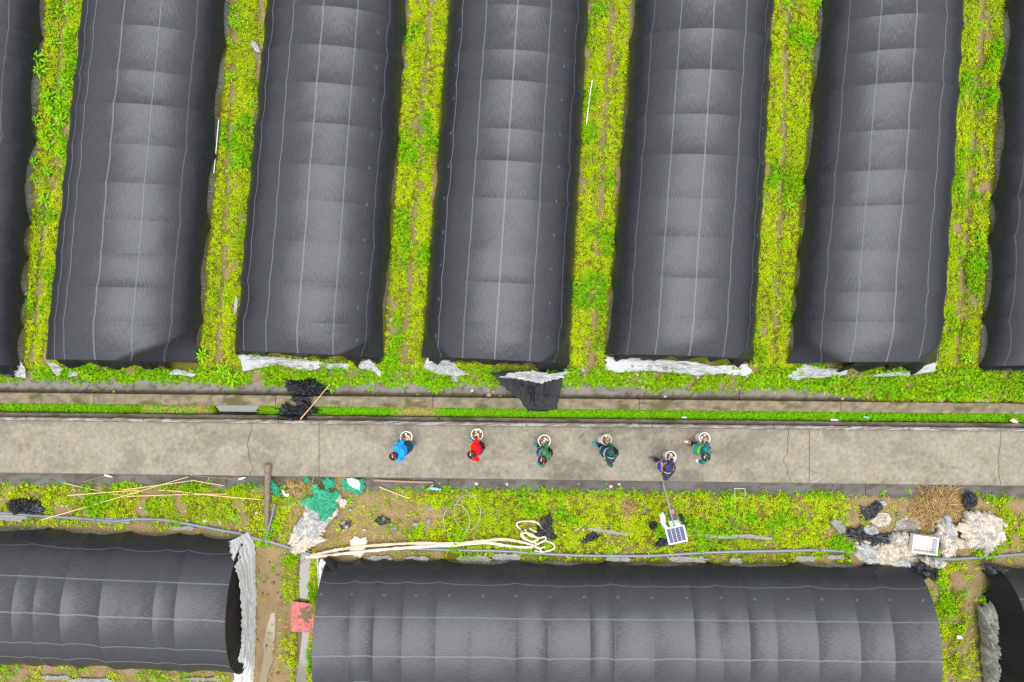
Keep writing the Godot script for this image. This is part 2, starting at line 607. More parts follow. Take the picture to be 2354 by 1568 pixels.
func soil_amount(u: float, v: float, p: Vector3) -> float:    # 1 = bare earth
	var s := 0.0
	var k := n1.get_noise_2d(p.x * 3.0 + 40.0, p.z * 3.0)
	if v < 1000.0:
		if v < 840.0: k = 0.5 * k + 0.7 * n1.get_noise_2d(p.x * 6.0 + 40.0, p.z * 0.9)
		s = sstep(0.18, 0.50, k + 0.25 * n2.get_noise_2d(p.x * 2.0, p.z * 1.2))
		if v < 838.0:
			for g in FURROW:
				var fd := absf(u - lerpf(g[0], g[1], clampf(v / 830.0, -1.0, 1.0)) - 4.0 * nw.get_noise_2d(v * 0.7, g[0]))
				if fd < 11.0: s = maxf(s, 0.9 * (1.0 - sstep(3.0, 11.0, fd)) * sstep(-0.35, 0.1, n2.get_noise_2d(g[0] * 1.0, p.z * 0.8)))
		if v > 838.0 and v < 872.0 and u > 460.0: s = maxf(s, 0.75 * sstep(-0.15, 0.25, k + 0.4 * n2.get_noise_2d(p.x, p.z + 9.0)))
	else:
		s = sstep(0.02, 0.36, k + 0.3 * n2.get_noise_2d(p.x * 2.0, p.z * 2.0))
		s = maxf(s, sstep(640, 680, u) * (1.0 - sstep(900, 1010, u)) * sstep(1118, 1130, v) * 0.85)
		s = maxf(s, sstep(1180, 1215, v) * (1.0 - sstep(560, 600, u)) * 0.7)
		s = maxf(s, sstep(1900, 1990, u) * (1.0 - sstep(2215, 2250, u)) * (1.0 - sstep(1240, 1275, v)) * 0.9)
		s *= 1.0 - 0.6 * sstep(1030, 1100, u) * (1.0 - sstep(1800, 1900, u))
		s = maxf(s, sstep(574, 586, u) * (1.0 - sstep(640, 672, u + 10.0 * nw.get_noise_2d(v * 3.0, 1.0))) * sstep(1235, 1262, v))
		if v > 1285.0: s = maxf(s, sstep(2205, 2225, u) * 0.8)
	return clampf(s, 0.0, 1.0)

func build_ground() -> void:
	var step := 0.07
	var x0 := -20.0
	var z0 := -13.0
	var nx := int(40.0 / step)
	var nz := int(28.5 / step)
	var v := PackedVector3Array()
	var c := PackedColorArray()
	v.resize(nx * nz)
	c.resize(nx * nz)
	var k := 0
	for j in nz:
		for i in nx:
			var p := Vector3(x0 + i * step, 0, z0 + j * step)
			p.y = ground_h(p)
			v[k] = p
			var u := p.x * S + NU
			var w := p.z * S + NV
			var s := soil_amount(u, w, p)
			var a := n2.get_noise_2d(p.x * 1.2 + 7.0, p.z * 1.2) * 0.5 + 0.5
			var b := n3.get_noise_2d(p.x, p.z) * 0.5 + 0.5
			var earth := Color(0.40, 0.28, 0.15).lerp(Color(0.27, 0.175, 0.085), a).lerp(Color(0.48, 0.35, 0.2), b * 0.4)
			var moss := Color(0.17, 0.19, 0.006).lerp(Color(0.13, 0.085, 0.025), a).lerp(Color(0.22, 0.26, 0.006), b * 0.5)
			c[k] = moss.lerp(earth, s)
			k += 1
	var g := MeshInstance3D.new()
	g.name = "ground"
	g.mesh = grid(v, nz, nx, PackedVector2Array(), c)
	g.material_override = M.soil
	add_child(g)
	tag(g, "damp brown soil and yellow moss between the tunnels and the lane", "ground", "", "structure")
	var far := PlaneMesh.new()
	far.size = Vector2(700, 700)
	var fm := one("terrain", far, M.far_soil, Vector3(0, -0.6, 0), "mossy soil stretching away beyond the tunnels", "ground", "", "structure")
	fm.position.y = -0.6
	# still water
	water("drain_water", [[486, 932.5], [520, 932.5], [560, 933], [597, 933.5], [588, 942], [583, 950], [540, 950], [497, 949.5], [492, 941]], -0.18, "drain_water", "flat grey water standing in the narrow drain beside the black plastic heap")
	water("ditch_water", [[682, 1258], [700, 1262], [716, 1266], [712, 1300], [712, 1340], [706, 1372], [698, 1395], [686, 1372], [686, 1330], [688, 1290]], -0.07, "grey_water", "grey water filling the ditch above the red board")
	water("ditch_water", [[694, 1448], [712, 1448], [712, 1490], [708, 1530], [702, 1575], [700, 1640], [672, 1640], [676, 1575], [684, 1530], [690, 1490]], -0.07, "grey_water", "grey water filling the ditch below the red board")
	water("puddle", [[628, 1396], [632, 1420], [630, 1470], [628, 1520], [616, 1545], [608, 1600], [586, 1600], [596, 1555], [602, 1530], [606, 1500], [602, 1480], [610, 1450], [620, 1420], [624, 1400]], -0.035, "mud_water", "long tan puddle on the muddy path beside the red board")
	water("puddle", [[601, 1392], [612, 1386], [620, 1390], [616, 1420], [608, 1440], [600, 1436], [596, 1412]], -0.03, "mud_water", "small olive puddle next to the long tan puddle")

func water(called: String, poly: Array, y: float, m: String, label: String) -> void:
	var s := sheet(poly, 0.0, 0.0, 1.0, 0.0, int(poly[0][0]), 4, 48, Vector2.ONE, 0.05)
	var o := one(called, s.mesh, M[m], s.at + Vector3(0, y, 0), label, "water", "", "structure")
	o.position.y = y

# ---------- concrete lane, kerbs and drain ----------
func slab(u0: float, u1: float, fa: Callable, fb: Callable, top: float, bottom: float, tint: Callable, jag0 := 0.0, jag1 := 0.0, rows := 14, chip := 0.35) -> ArrayMesh:
	var cols := maxi(4, int((u1 - u0) / 6.0))
	var v := PackedVector3Array()
	var c := PackedColorArray()
	for r in rows:
		var t := float(r) / (rows - 1)
		for k in cols:
			var s := float(k) / (cols - 1)
			var ja := jag0 * (nw.get_noise_2d(t * 130.0, u0) * 1.6 + 0.35 * sin(t * 9.0))
			var jb := jag1 * (nw.get_noise_2d(t * 130.0, u1) * 1.6 + 0.35 * sin(t * 9.0))
			var u := lerpf(u0 + ja + 0.6, u1 + jb - 0.6, s)
			var a: float = fa.call(u) + chip * nw.get_noise_2d(u * 6.0, 300.0)
			var b: float = fb.call(u) + chip * nw.get_noise_2d(u * 6.0, 500.0)
			var edge := 0.012 if (r == 0 or r == rows - 1 or k == 0 or k == cols - 1) else 0.0
			var p := P(u, lerpf(a, b, t), top)
			p.y += 0.004 * n2.get_noise_2d(p.x, p.z) - edge
			v.append(p)
			c.append(tint.call(u, t, p))
	var idx := PackedInt32Array()
	for r in rows - 1:
		for k in cols - 1:
			var a := r * cols + k
			idx.append_array([a, a + 1, a + cols, a + 1, a + cols + 1, a + cols])
	var rim := []
	for k in cols: rim.append(k)
	for r in range(1, rows): rim.append(r * cols + cols - 1)
	for k in range(cols - 2, -1, -1): rim.append((rows - 1) * cols + k)
	for r in range(rows - 2, 0, -1): rim.append(r * cols)
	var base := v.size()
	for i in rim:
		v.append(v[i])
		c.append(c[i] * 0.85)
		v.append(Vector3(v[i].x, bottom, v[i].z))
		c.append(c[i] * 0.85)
	for i in rim.size():
		var j := (i + 1) % rim.size()
		idx.append_array([base + i * 2, base + i * 2 + 1, base + j * 2, base + j * 2, base + i * 2 + 1, base + j * 2 + 1])
	return arrays(v, idx, PackedVector2Array(), c)

func tint_road(_u: float, t: float, p: Vector3) -> Color:
	var a := n1.get_noise_2d(p.x * 1.1, p.z * 1.6)
	var b := n2.get_noise_2d(p.x * 0.9, p.z * 1.1 + 30.0)
	var d := n3.get_noise_2d(p.x * 0.75, p.z * 0.75)
	var dark := 0.5 + 0.5 * sstep(-1.5, 0.5, p.x) * (1.0 - sstep(5.0, 8.0, p.x))
	var c := Color(0.286, 0.264, 0.230)
	c = c.lerp(Color(0.190, 0.178, 0.160), dark * sstep(-0.15, 0.40, a + 0.3 * d))
	c = c.lerp(Color(0.350, 0.310, 0.248), 0.7 * sstep(0.12, 0.45, b + 0.35 * d))
	c = c.lerp(Color(0.338, 0.320, 0.288), 0.6 * sstep(0.05, 0.45, n2.get_noise_2d(p.x * 0.6 + 60.0, p.z * 0.6) + 0.2 * d))
	var moss := sstep(0.50, 0.75, 0.8 * d + 0.9 * n1.get_noise_2d(p.x * 0.9, p.z * 2.0 + 90.0) + (0.16 if t < 0.10 or t > 0.9 else 0.0))
	return c.lerp(Color(0.13, 0.12, 0.07), 0.4 * moss)

func tint_coping(_u: float, t: float, p: Vector3) -> Color:
	var b := n2.get_noise_2d(p.x * 1.8, p.z * 3.0)
	var c := Color(0.265, 0.215, 0.135).lerp(Color(0.40, 0.315, 0.19), 0.8 * sstep(-0.05, 0.4, b))
	c = c.lerp(Color(0.15, 0.125, 0.075), 0.7 * sstep(0.05, 0.4, n2.get_noise_2d(p.x * 2.0 + 50.0, p.z * 2.0)))
	c = c.lerp(Color(0.11, 0.10, 0.015), 0.85 * sstep(0.25, 0.42, n1.get_noise_2d(p.x * 2.4 + 11.0, p.z * 5.0)))
	return c

func tint_wall(_u: float, _t: float, p: Vector3) -> Color:
	var c := Color(0.17, 0.138, 0.095).lerp(Color(0.28, 0.23, 0.16), sstep(-0.1, 0.5, n2.get_noise_2d(p.x * 1.4, p.z * 8.0)))
	return c.lerp(Color(0.06, 0.07, 0.012), 0.8 * sstep(0.15, 0.4, n1.get_noise_2d(p.x * 2.0 + 30.0, p.z * 6.0)))

func tint_kerb(_u: float, t: float, p: Vector3) -> Color:
	# whitewash flaking off in slanting strokes
	var w := nw.get_noise_2d((p.x + p.z * 4.0) * 70.0, p.z * 500.0) + 0.6 * n3.get_noise_2d(p.x * 1.2 + p.z * 4.0, p.z * 6.0) + lerpf(-0.15, 0.18, t)
	var c := Color(0.25, 0.205, 0.155).lerp(Color(0.50, 0.48, 0.455), sstep(-0.02, 0.40, w))
	return c.lerp(Color(0.06, 0.06, 0.07), 0.8 * sstep(0.36, 0.5, n2.get_noise_2d(p.x * 2.5 + p.z * 9.0, p.z * 14.0 + 70.0)))

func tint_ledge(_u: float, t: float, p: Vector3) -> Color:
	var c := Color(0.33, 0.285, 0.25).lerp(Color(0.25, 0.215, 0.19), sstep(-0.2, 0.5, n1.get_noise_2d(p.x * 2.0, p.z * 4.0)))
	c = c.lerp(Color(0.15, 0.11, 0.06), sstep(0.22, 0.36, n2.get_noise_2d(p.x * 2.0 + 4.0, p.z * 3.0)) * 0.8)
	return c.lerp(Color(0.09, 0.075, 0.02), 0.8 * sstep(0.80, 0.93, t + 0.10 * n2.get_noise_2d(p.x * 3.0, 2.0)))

func tint_apron(_u: float, t: float, p: Vector3) -> Color:
	var c := Color(0.20, 0.182, 0.165).lerp(Color(0.14, 0.125, 0.11), sstep(-0.3, 0.4, n1.get_noise_2d(p.x * 1.5, p.z * 3.0)))
	return c.lerp(Color(0.115, 0.085, 0.04), 0.75 * sstep(0.12, 0.35, n2.get_noise_2d(p.x * 1.3 + 20.0, p.z * 2.5) + 0.1 * t))

func build_lane() -> void:
	var road := Node3D.new()
	road.name = "road"
	add_child(road)
	tag(road, "pale cracked concrete lane the people walk along", "road", "", "structure")
	var cuts := [[-460.0, 0.0], [574.0, 5.0], [733.0, 0.0], [1811.0, 7.0], [1861.0, 0.0], [2299.0, 4.0], [2820.0, 0.0]]
	for i in cuts.size() - 1:
		part(road, "slab", slab(cuts[i][0], cuts[i + 1][0], v_road_n, v_road_s, 0.2, -0.1, tint_road, cuts[i][1], cuts[i + 1][1], 26), M.road_concrete)
	var coping := Node3D.new()
	coping.name = "drain_wall"
	add_child(coping)
	tag(coping, "tan concrete coping of the drain wall on the side of the tunnel ends", "wall")
	var cc := [-460, 215, 633, 995, 1470, 1934, 2820]
	for i in cc.size() - 1:
		part(coping, "coping_block", slab(cc[i], cc[i + 1], func(u): return 903.0 + 0.0108 * u, func(u): return 926.5 + 0.0108 * u, 0.25, -0.4, tint_coping, 0, 0, 7), M.concrete)
	var side := Node3D.new()
	side.name = "drain_wall_001"
	used["drain_wall"] = 1
	add_child(side)
	tag(side, "dark stained concrete drain wall between the weeds and the whitewashed kerb", "wall")
	var sc := [-460, 372, 1010, 1690, 2820]
	for i in sc.size() - 1:
		part(side, "wall_block", slab(sc[i], sc[i + 1], func(u): return 948.5 + 0.0108 * u, func(u): return 959.5 + 0.0108 * u, 0.10, -0.4, tint_wall, 0, 0, 5, 0.8), M.concrete)
	var kerb := Node3D.new()
	kerb.name = "kerb"
	add_child(kerb)
	tag(kerb, "raised kerb with flaking whitewash along the lane", "kerb")
	var kc := [-460, 60, 330, 640, 905, 1210, 1500, 1780, 2090, 2400, 2820]
	for i in kc.size() - 1:
		part(kerb, "kerb_stone", slab(kc[i], kc[i + 1], func(u): return 959.0 + 0.0109 * u, func(u): return 966.4 + 0.01105 * u, 0.30, -0.15, tint_kerb, 0, 0, 7, 0.5), M.concrete)
	var ledge := Node3D.new()
	ledge.name = "pavement"
	add_child(ledge)
	tag(ledge, "wet grey concrete ledge between the weeds and the drain wall", "ledge", "", "structure")
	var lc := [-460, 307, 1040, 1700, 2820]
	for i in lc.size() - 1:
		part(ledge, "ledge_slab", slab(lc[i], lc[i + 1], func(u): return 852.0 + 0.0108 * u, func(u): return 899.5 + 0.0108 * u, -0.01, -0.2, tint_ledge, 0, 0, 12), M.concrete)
	var apron := Node3D.new()
	apron.name = "pavement_001"
	add_child(apron)
	tag(apron, "grey concrete footing strip below the lane edge", "footing", "", "structure")
	var ac := [-460, 520, 1030, 1520, 1990, 2820]
	for i in ac.size() - 1:
		part(apron, "footing_slab", slab(ac[i], ac[i + 1], func(u): return 1080.0 + 0.013 * u, func(u): return 1128.0 + 0.013 * u, -0.01, -0.2, tint_apron, 0, 0, 10), M.concrete)

# ---------- shade-net tunnels ----------
func tunnel_setup(T: Dictionary) -> void:
	# hoops: distances along the axis; per panel sag; ties where the net edge is pinned down
	var r := RandomNumberGenerator.new()
	r.seed = T.seed
	T.sag = []
	for i in T.hoops.size(): T.sag.append(r.randf_range(0.030, 0.075))
	T.ties = [[], []]
	for side in 2:
		var i := r.randi_range(0, 1)
		while i < T.hoops.size():
			T.ties[side].append(T.hoops[i])
			i += r.randi_range(1, 3)
		if T.ties[side][-1] < T.hoops[-1]: T.ties[side].append(T.hoops[-1])
		T.ties[side].push_front(T.hoops[0] - 0.01)

func edge_h(T: Dictionary, s: float, side: int) -> float:
	var t: Array = T.ties[side]
	for i in t.size() - 1:
		if s <= t[i + 1]:
			var k := clampf((s - t[i]) / maxf(t[i + 1] - t[i], 0.01), 0.0, 1.0)
			return 0.06 + T.lift_edge * pow(sin(PI * k), 0.7) * minf(1.0, (t[i + 1] - t[i]) / 1.6) * (0.75 + 0.5 * absf(nw.get_noise_2d(i * 90.0, T.seed + side * 7.0)))
	return 0.06

func arch(T: Dictionary, s: float, w: float, lift: float, i: int, tau: float, e: float) -> Vector3:
	var a: float = T.a - T.get("taper", 0.0) * clampf((T.length - s) / 10.4, 0.0, 1.4)
	var b: float = T.b + 0.07 * lerpf(nw.get_noise_2d(i * 60.0, T.seed), nw.get_noise_2d((i + 1) * 60.0, T.seed), tau)
	var m := 0.0
	if T.end_len > 0.0: m = clampf((s - (T.length - T.end_len)) / T.end_len, 0.0, 1.0)
	b *= 1.0 - 0.14 * m * m
	var phi := w * lerpf(acos(0.2 / b), acos(clampf(e / b, 0.0, 0.95)), sstep(0.45, 1.0, absf(w)))
	var sag: float = T.sag[i] * (1.0 - pow(absf(2.0 * tau - 1.0), 2.5))
	sag *= (0.75 + 0.5 * nw.get_noise_2d(w * 40.0 + i * 31.0, T.seed * 3.0)) * (1.0 - 0.75 * m)
	var rad := lift - sag + 0.014 * nw.get_noise_2d(w * 70.0, s * 34.0 + T.seed * 9.0) + 0.006 * nr.get_noise_2d(w * 95.0 + s * 12.0, s * 40.0 + T.seed * 3.0)
	if absf(w) > 0.55:
		# slack folds towards the pinned edge
		rad += 0.022 * sstep(0.55, 0.95, absf(w)) * nr.get_noise_2d(s * 90.0 + w * 25.0, T.seed * 5.0)
	var n := Vector2(sin(phi) / a, cos(phi) / b).normalized()
	var x := a * sin(phi) + n.x * rad
	var y := b * pow(maxf(cos(phi), 0.0), 0.92) + n.y * rad
	return Vector3(x, y, 0)

func tpt(T: Dictionary, s: float, w: float, lift := 0.0, e_over := -1.0) -> Vector3:
	var i := 0
	while i < T.hoops.size() - 2 and s > T.hoops[i + 1]: i += 1
	var tau := clampf((s - T.hoops[i]) / (T.hoops[i + 1] - T.hoops[i]), 0.0, 1.0)
	var side := 0 if w < 0.0 else 1
	var e := edge_h(T, s, side) if e_over < 0.0 else e_over
	var q := arch(T, s, w, lift, i, tau, e)
	if T.end_len > 0.0:
		var m := clampf((s - (T.length - T.end_len)) / T.end_len, 0.0, 1.0)
		var qe: float = T.chord[side]
		if m > 0.0 and qe < 1.0:
			var qc := lerpf(1.0, qe, m)
			if absf(w) > qc:
				var sg := signf(w)
				var A := arch(T, s, sg * qc, lift, i, tau, e)
				var B := arch(T, s, sg, lift, i, tau, e)
				var c := A.lerp(B, (absf(w) - qc) / maxf(1.0 - qc, 0.001))
				q = c
	var back := 0.0
	if T.end_len > 0.0: back = T.lean * q.y * clampf((s - (T.length - T.end_len)) / T.end_len, 0.0, 1.0)
	var at: Vector2 = T.A + T.d * (s - back) + T.n * q.x
	return Vector3(at.x, q.y + T.get("y0", 0.0), at.y)

func find_w(T: Dictionary, s: float, u: float, axis: int) -> float:    # where across the net a seam seen at u (or v) runs
	var lo := -0.98
	var hi := 0.98
	for k in 24:
		var mid := (lo + hi) / 2.0
		var q := UV(tpt(T, s, mid))
		if (q.x if axis == 0 else q.y) < u: lo = mid
		else: hi = mid
	return (lo + hi) / 2.0

func tunnel_rows(T: Dictionary, per := 11) -> Array:
	var rows := []
	for i in T.hoops.size() - 1:
		var l: float = T.hoops[i + 1] - T.hoops[i]
		for k in per:
			var t := float(k) / per
			rows.append(T.hoops[i] + l * t)
			if k == 0: rows.append_array([T.hoops[i] + 0.013, T.hoops[i] + 0.03])
		rows.append_array([T.hoops[i + 1] - 0.03, T.hoops[i + 1] - 0.013])
	rows.append(T.hoops[-1])
	return rows

func make_tunnel(T: Dictionary, label: String) -> Node3D:
	tunnel_setup(T)
	var root := thing("net_tunnel", Vector3.ZERO, label, "net tunnel", "black shade-net tunnels")
	T.root = root
	var rows := tunnel_rows(T)
	var cols := 61
	var v := PackedVector3Array()
	var uv := PackedVector2Array()
	for s in rows:
		for c in cols:
			var w := float(c) / (cols - 1) * 2.0 - 1.0
			v.append(tpt(T, s, w))
			uv.append(Vector2(w * 0.5, s * 0.35))
	part(root, "shade_net", grid(v, rows.size(), cols, uv, PackedColorArray(), T.flip), M.net)
	# woven seams: pairs of pale threads
	var line_rows := rows
	var idx := 0
	for w0 in T.seams:
		var bright: bool = absf(w0) < 0.6
		for k in 2:
			var off := (k - 0.5) * 0.024
			var p := PackedVector3Array()
			for s in line_rows:
				var ww: float = w0 + off / T.a * 0.64
				var hw: float = (0.0036 if bright else 0.0027) / T.a * 0.64
				p.append(tpt(T, s, ww - hw, 0.009))
				p.append(tpt(T, s, ww + hw, 0.009))
			var th := part(root, "seam_thread", grid(p, line_rows.size(), 2, PackedVector2Array(), PackedColorArray(), T.flip), M.seam if (k == 0 or bright) and not (k == 1 and idx % 2 == 1) else M.seam_blue)
			th.cast_shadow = GeometryInstance3D.SHADOW_CASTING_SETTING_ON
		idx += 1
	# the plastic film under the net, seen where the net edge hangs short of the ground
	for side in 2:
		var sg := -1.0 if side == 0 else 1.0
		var p := PackedVector3Array()
		var fr := []
		var s0: float = T.hoops[0]
		while s0 < T.hoops[-1]:
			fr.append(s0)
			s0 += 0.16
		fr.append(T.hoops[-1])
		for s in fr:
			for c in 6:
				var t := c / 5.0
				var q := tpt(T, s, sg * lerpf(1.0, 0.60, t), -0.075 - 0.02 * nr.get_noise_2d(s * 160.0, t * 30.0 + side * 40.0), 0.0)
				if c == 0:
					q.y = -0.05
					q.x += T.n.x * sg * (0.05 + 0.10 * nw.get_noise_2d(s * 50.0, T.seed + 70.0))
					q.z += T.n.y * sg * (0.05 + 0.10 * nw.get_noise_2d(s * 50.0, T.seed + 70.0))
				p.append(q)
		part(root, "side_film", grid(p, fr.size(), 6, PackedVector2Array(), PackedColorArray(), true), M.side_film)
	for s in T.hoops.slice(1, T.hoops.size() - 1):
		var pts := []
		for k in 25: pts.append(tpt(T, s, k / 12.0 - 1.0, -0.042, 0.0))
		part(root, "bamboo_hoop", tube(pts, 0.011, 0.011, 4), M.bamboo)
	return root

func marks(T: Dictionary, list: Array, axis: int, w_at: float, first: int, step: int, turn: float) -> void:
	# little printed metre numbers on the net
	var font := SystemFont.new()
	font.font_names = PackedStringArray(["Droid Sans"])
	var n := first
	for u in list:
		var lo: float = T.hoops[0]
		var hi: float = T.hoops[-1]
		var sd: float = w_at
		for k in 22:
			var mid := (lo + hi) / 2.0
			var q := UV(tpt(T, mid, sd))
			if (q.x if axis == 0 else q.y) < u: lo = mid
			else: hi = mid
		var s := (lo + hi) / 2.0
		var p := tpt(T, s, sd, 0.012)
		var ds := (tpt(T, s + 0.05, sd, 0.012) - p).normalized()
		var dw := (tpt(T, s, sd + 0.02, 0.012) - p).normalized()
		var tm := TextMesh.new()
		tm.text = str(n)
		tm.font = font
		tm.font_size = 12
		tm.pixel_size = 0.0062
		tm.depth = 0.002
		tm.curve_step = 4.0
		var o := part(T.root, "metre_mark", tm, M.mark, p)
		var right := ds if turn == 0.0 else -ds
		var nrm := right.cross(-dw).normalized()
		if nrm.y < 0.0: nrm = -nrm
		var up := nrm.cross(right).normalized()
		o.basis = Basis(right, up, nrm)
		n += step

var tunnels := []

func north(c_top: float, c_bot: float, v_end: float, hoops_v: Array, seams: Array, skew: float, chord: Array, end_len: float, seed_: int) -> Dictionary:
	var z_end := P(0, v_end, 0.1).z
	var k := (c_bot - c_top) / (2.05 + 8.15)
	var zs := []
	var z0 := P(0, hoops_v[0], 1.6).z
	var r := RandomNumberGenerator.new()
	r.seed = seed_
	var zz := z0
	while zz > -12.4:
		zz -= r.randf_range(1.0, 1.3)
		zs.push_front(zz)
	for v in hoops_v: zs.append(P(0, v, 1.6).z)
	zs.append(z_end)
	var A := Vector2(c_top + k * (zs[0] + 8.15), zs[0])
	var B := Vector2(c_top + k * (z_end + 8.15), z_end)
	var T := {"A": A, "d": (B - A).normalized(), "n": Vector2(1.0, skew), "a": 2.12, "b": 1.60, "length": A.distance_to(B), "hoops": [], "chord": chord, "end_len": end_len, "seed": seed_, "lift_edge": 0.30, "flip": false, "lean": 0.14, "taper": 0.12}
	var kk: float = A.distance_to(B) / (zs[-1] - zs[0])
	for z in zs: T.hoops.append((z - zs[0]) * kk)
	tunnel_setup(T)
	T.seams = []
	var s402: float = (P(0, 402, 1.4).z - zs[0]) * kk
	for u in seams: T.seams.append(find_w(T, s402, u, 0))
	tunnels.append(T)
	return T

func south(x0: float, x1: float, c0: float, c1: float, a: float, hoops_u: Array, seams: Array, u_seam: float, skew: float, seed_: int, reverse := false) -> Dictionary:
	var A := Vector2(x0, c0)
	var B := Vector2(x1, c1)
	var T := {"A": A, "d": (B - A).normalized(), "n": Vector2(skew, 1.0), "a": a, "b": 1.60, "length": A.distance_to(B), "hoops": [0.0], "chord": [1.0, 1.0], "end_len": 0.0, "seed": seed_, "lift_edge": 0.26, "flip": true}
	for u in hoops_u:
		var s := P(u, 0, 1.62).x - x0
		if s > 0.25 and s < T.length - 0.25: T.hoops.append(s)
	T.hoops.append(T.length)
	tunnel_setup(T)
	T.seams = []
	for v in seams: T.seams.append(find_w(T, P(u_seam, 0, 1.3).x - x0, v, 1))
	tunnels.append(T)
	return T

func build_tunnels() -> void:
	var L := "black shade-net tunnel "
	make_tunnel(north(-15.33, -16.13, 842, [40, 110, 215, 300, 395, 500, 590, 690, 760], [-70, -10], 0.0, [1.0, 1.0], 0.9, 101), L + "ending in a black flap beside a white film scrap")
	make_tunnel(north(-10.08, -11.04, 832, [56, 160, 237, 330, 420, 505, 580, 660, 740], [162, 183, 248, 335, 418], 0.02, [0.92, 0.14], 1.15, 102), L + "with a diagonal fold at its end and weeds over one corner")
	make_tunnel(north(-4.96, -5.79, 817, [12, 102, 190, 281, 378, 460, 555, 650, 742], [594, 643, 712, 793, 865], 0.045, [0.8, 0.38], 1.0, 103), L + "with three flat stones on its white end film")
	make_tunnel(north(0.20, -0.47, 831, [10, 114, 185, 296, 370, 456, 575, 650, 740], [1037, 1093, 1164.6, 1243, 1305], 0.05, [0.42, 0.45], 1.1, 104), L + "whose end drops a black triangular sheet over the drain")
	make_tunnel(north(5.44, 4.76, 823, [65, 160, 262, 355, 456, 545, 640, 735], [1475, 1540, 1617, 1693.5, 1741], 0.035, [0.85, 0.5], 1.0, 105), L + "with one long unbroken strip of white end film")
	make_tunnel(north(10.77, 10.0, 836, [30, 111, 190, 297, 390, 471, 576, 671, 741], [1920, 1997.5, 2081, 2153, 2192], -0.005, [0.34, 0.28], 1.1, 106), L + "with two pieces of white end film and a net flap between")
	make_tunnel(north(16.09, 15.47, 843, [60, 150, 240, 345, 440, 540, 640, 740], [2351], 0.0, [1.0, 1.0], 0.9, 107), L + "beside the pile of reddish stones, its end hung with black net")
	make_tunnel(south(-18.6, -7.57, 8.55, 9.0, 1.9, [-190, -110, -40, 24, 72, 137, 227, 350, 400], [1261, 1334, 1418, 1488, 1521], 250, 0.0, 108), L + "with a wrinkled open end edged in clear film beside the mud path")
	make_tunnel(south(-5.28, 11.39, 9.86, 10.03, 2.13, [800, 856, 922, 1000, 1083, 1184, 1260, 1357, 1414, 1505, 1600, 1665, 1727, 1790, 1885, 1981, 2060], [1347, 1424, 1512, 1572], 1236, -0.01, 109), L + "lying along the long black hose, printed with small numbers")
	make_tunnel(south(13.75, 19.3, 10.05, 10.1, 2.13, [2450, 2560, 2670], [1380, 1440, 1520], 2420, 0.0, 110), L + "with a torn drooping end beside the grey film heap")
	# printed numbers
	var BR: Dictionary = tunnels[8]
	marks(BR, [738, 809, 883, 957, 1033, 1110, 1186, 1264, 1342, 1420, 1499, 1579, 1657, 1735, 1811, 1889, 1969, 2044, 2121], 0, find_w(BR, 7.0, 1374, 1), 30, 1, 0.0)
	marks(tunnels[3], [69, 150, 227, 307, 382, 456, 534, 610, 688, 772], 1, find_w(tunnels[3], 8.0, 1062, 0) * 0.0 - 0.63, 60, 1, 0.0)
	marks(tunnels[3], [70, 152, 230, 309, 384, 462, 541, 619, 697, 774], 1, 0.5, 24, 1, 0.0)
	marks(tunnels[2], [75, 155, 230, 310, 386, 470, 552, 628, 707, 782], 1, 0.56, 24, 1, 0.0)
	marks(tunnels[4], [66, 144, 222, 296, 375, 455, 540, 622, 700], 1, 0.68, 18, 1, 0.0)

# ---------- tunnel ends ----------
func curtain(T: Dictionary, at_s: float, out_dir: Vector2, reach: float, lo_w: float, hi_w: float, ragged: float, seed_: int, called := "end_flap", m := "net_plain", rows := 10, cols := 64, gather := 1.0) -> void:
	var v := PackedVector3Array()
	for r in rows:
		var t := float(r) / (rows - 1)
		for c in cols:
			var w := lerpf(lo_w, hi_w, float(c) / (cols - 1))
			var top := tpt(T, at_s, w, -0.004)
			var drop := clampf(0.80 + ragged * nw.get_noise_2d(w * 190.0, seed_ * 13.0), 0.25, 1.0)
			var foot := top
			foot.y = lerpf(top.y, 0.05, drop)
			var o := reach * (0.75 + 0.6 * nw.get_noise_2d(w * 160.0, seed_ * 29.0)) * drop
			foot.x += out_dir.x * o
			foot.z += out_dir.y * o
			var mid: Vector2 = T.A + T.d * at_s
			foot.x = lerpf(mid.x + out_dir.x * o, foot.x, gather)
			foot.z = lerpf(mid.y + out_dir.y * o, foot.z, gather)
			var p := top.lerp(foot, t)
			var f := (0.025 if called == "end_curtain" else 0.06) * sin(t * 2.6) * nr.get_noise_2d(w * 420.0 + t * 60.0, seed_ * 7.0)
			p.x += out_dir.x * f
			p.z += out_dir.y * f
			p.y += 0.5 * f
			v.append(p)
	part(T.root, called, grid(v, rows, cols), M[m])

var covered := []

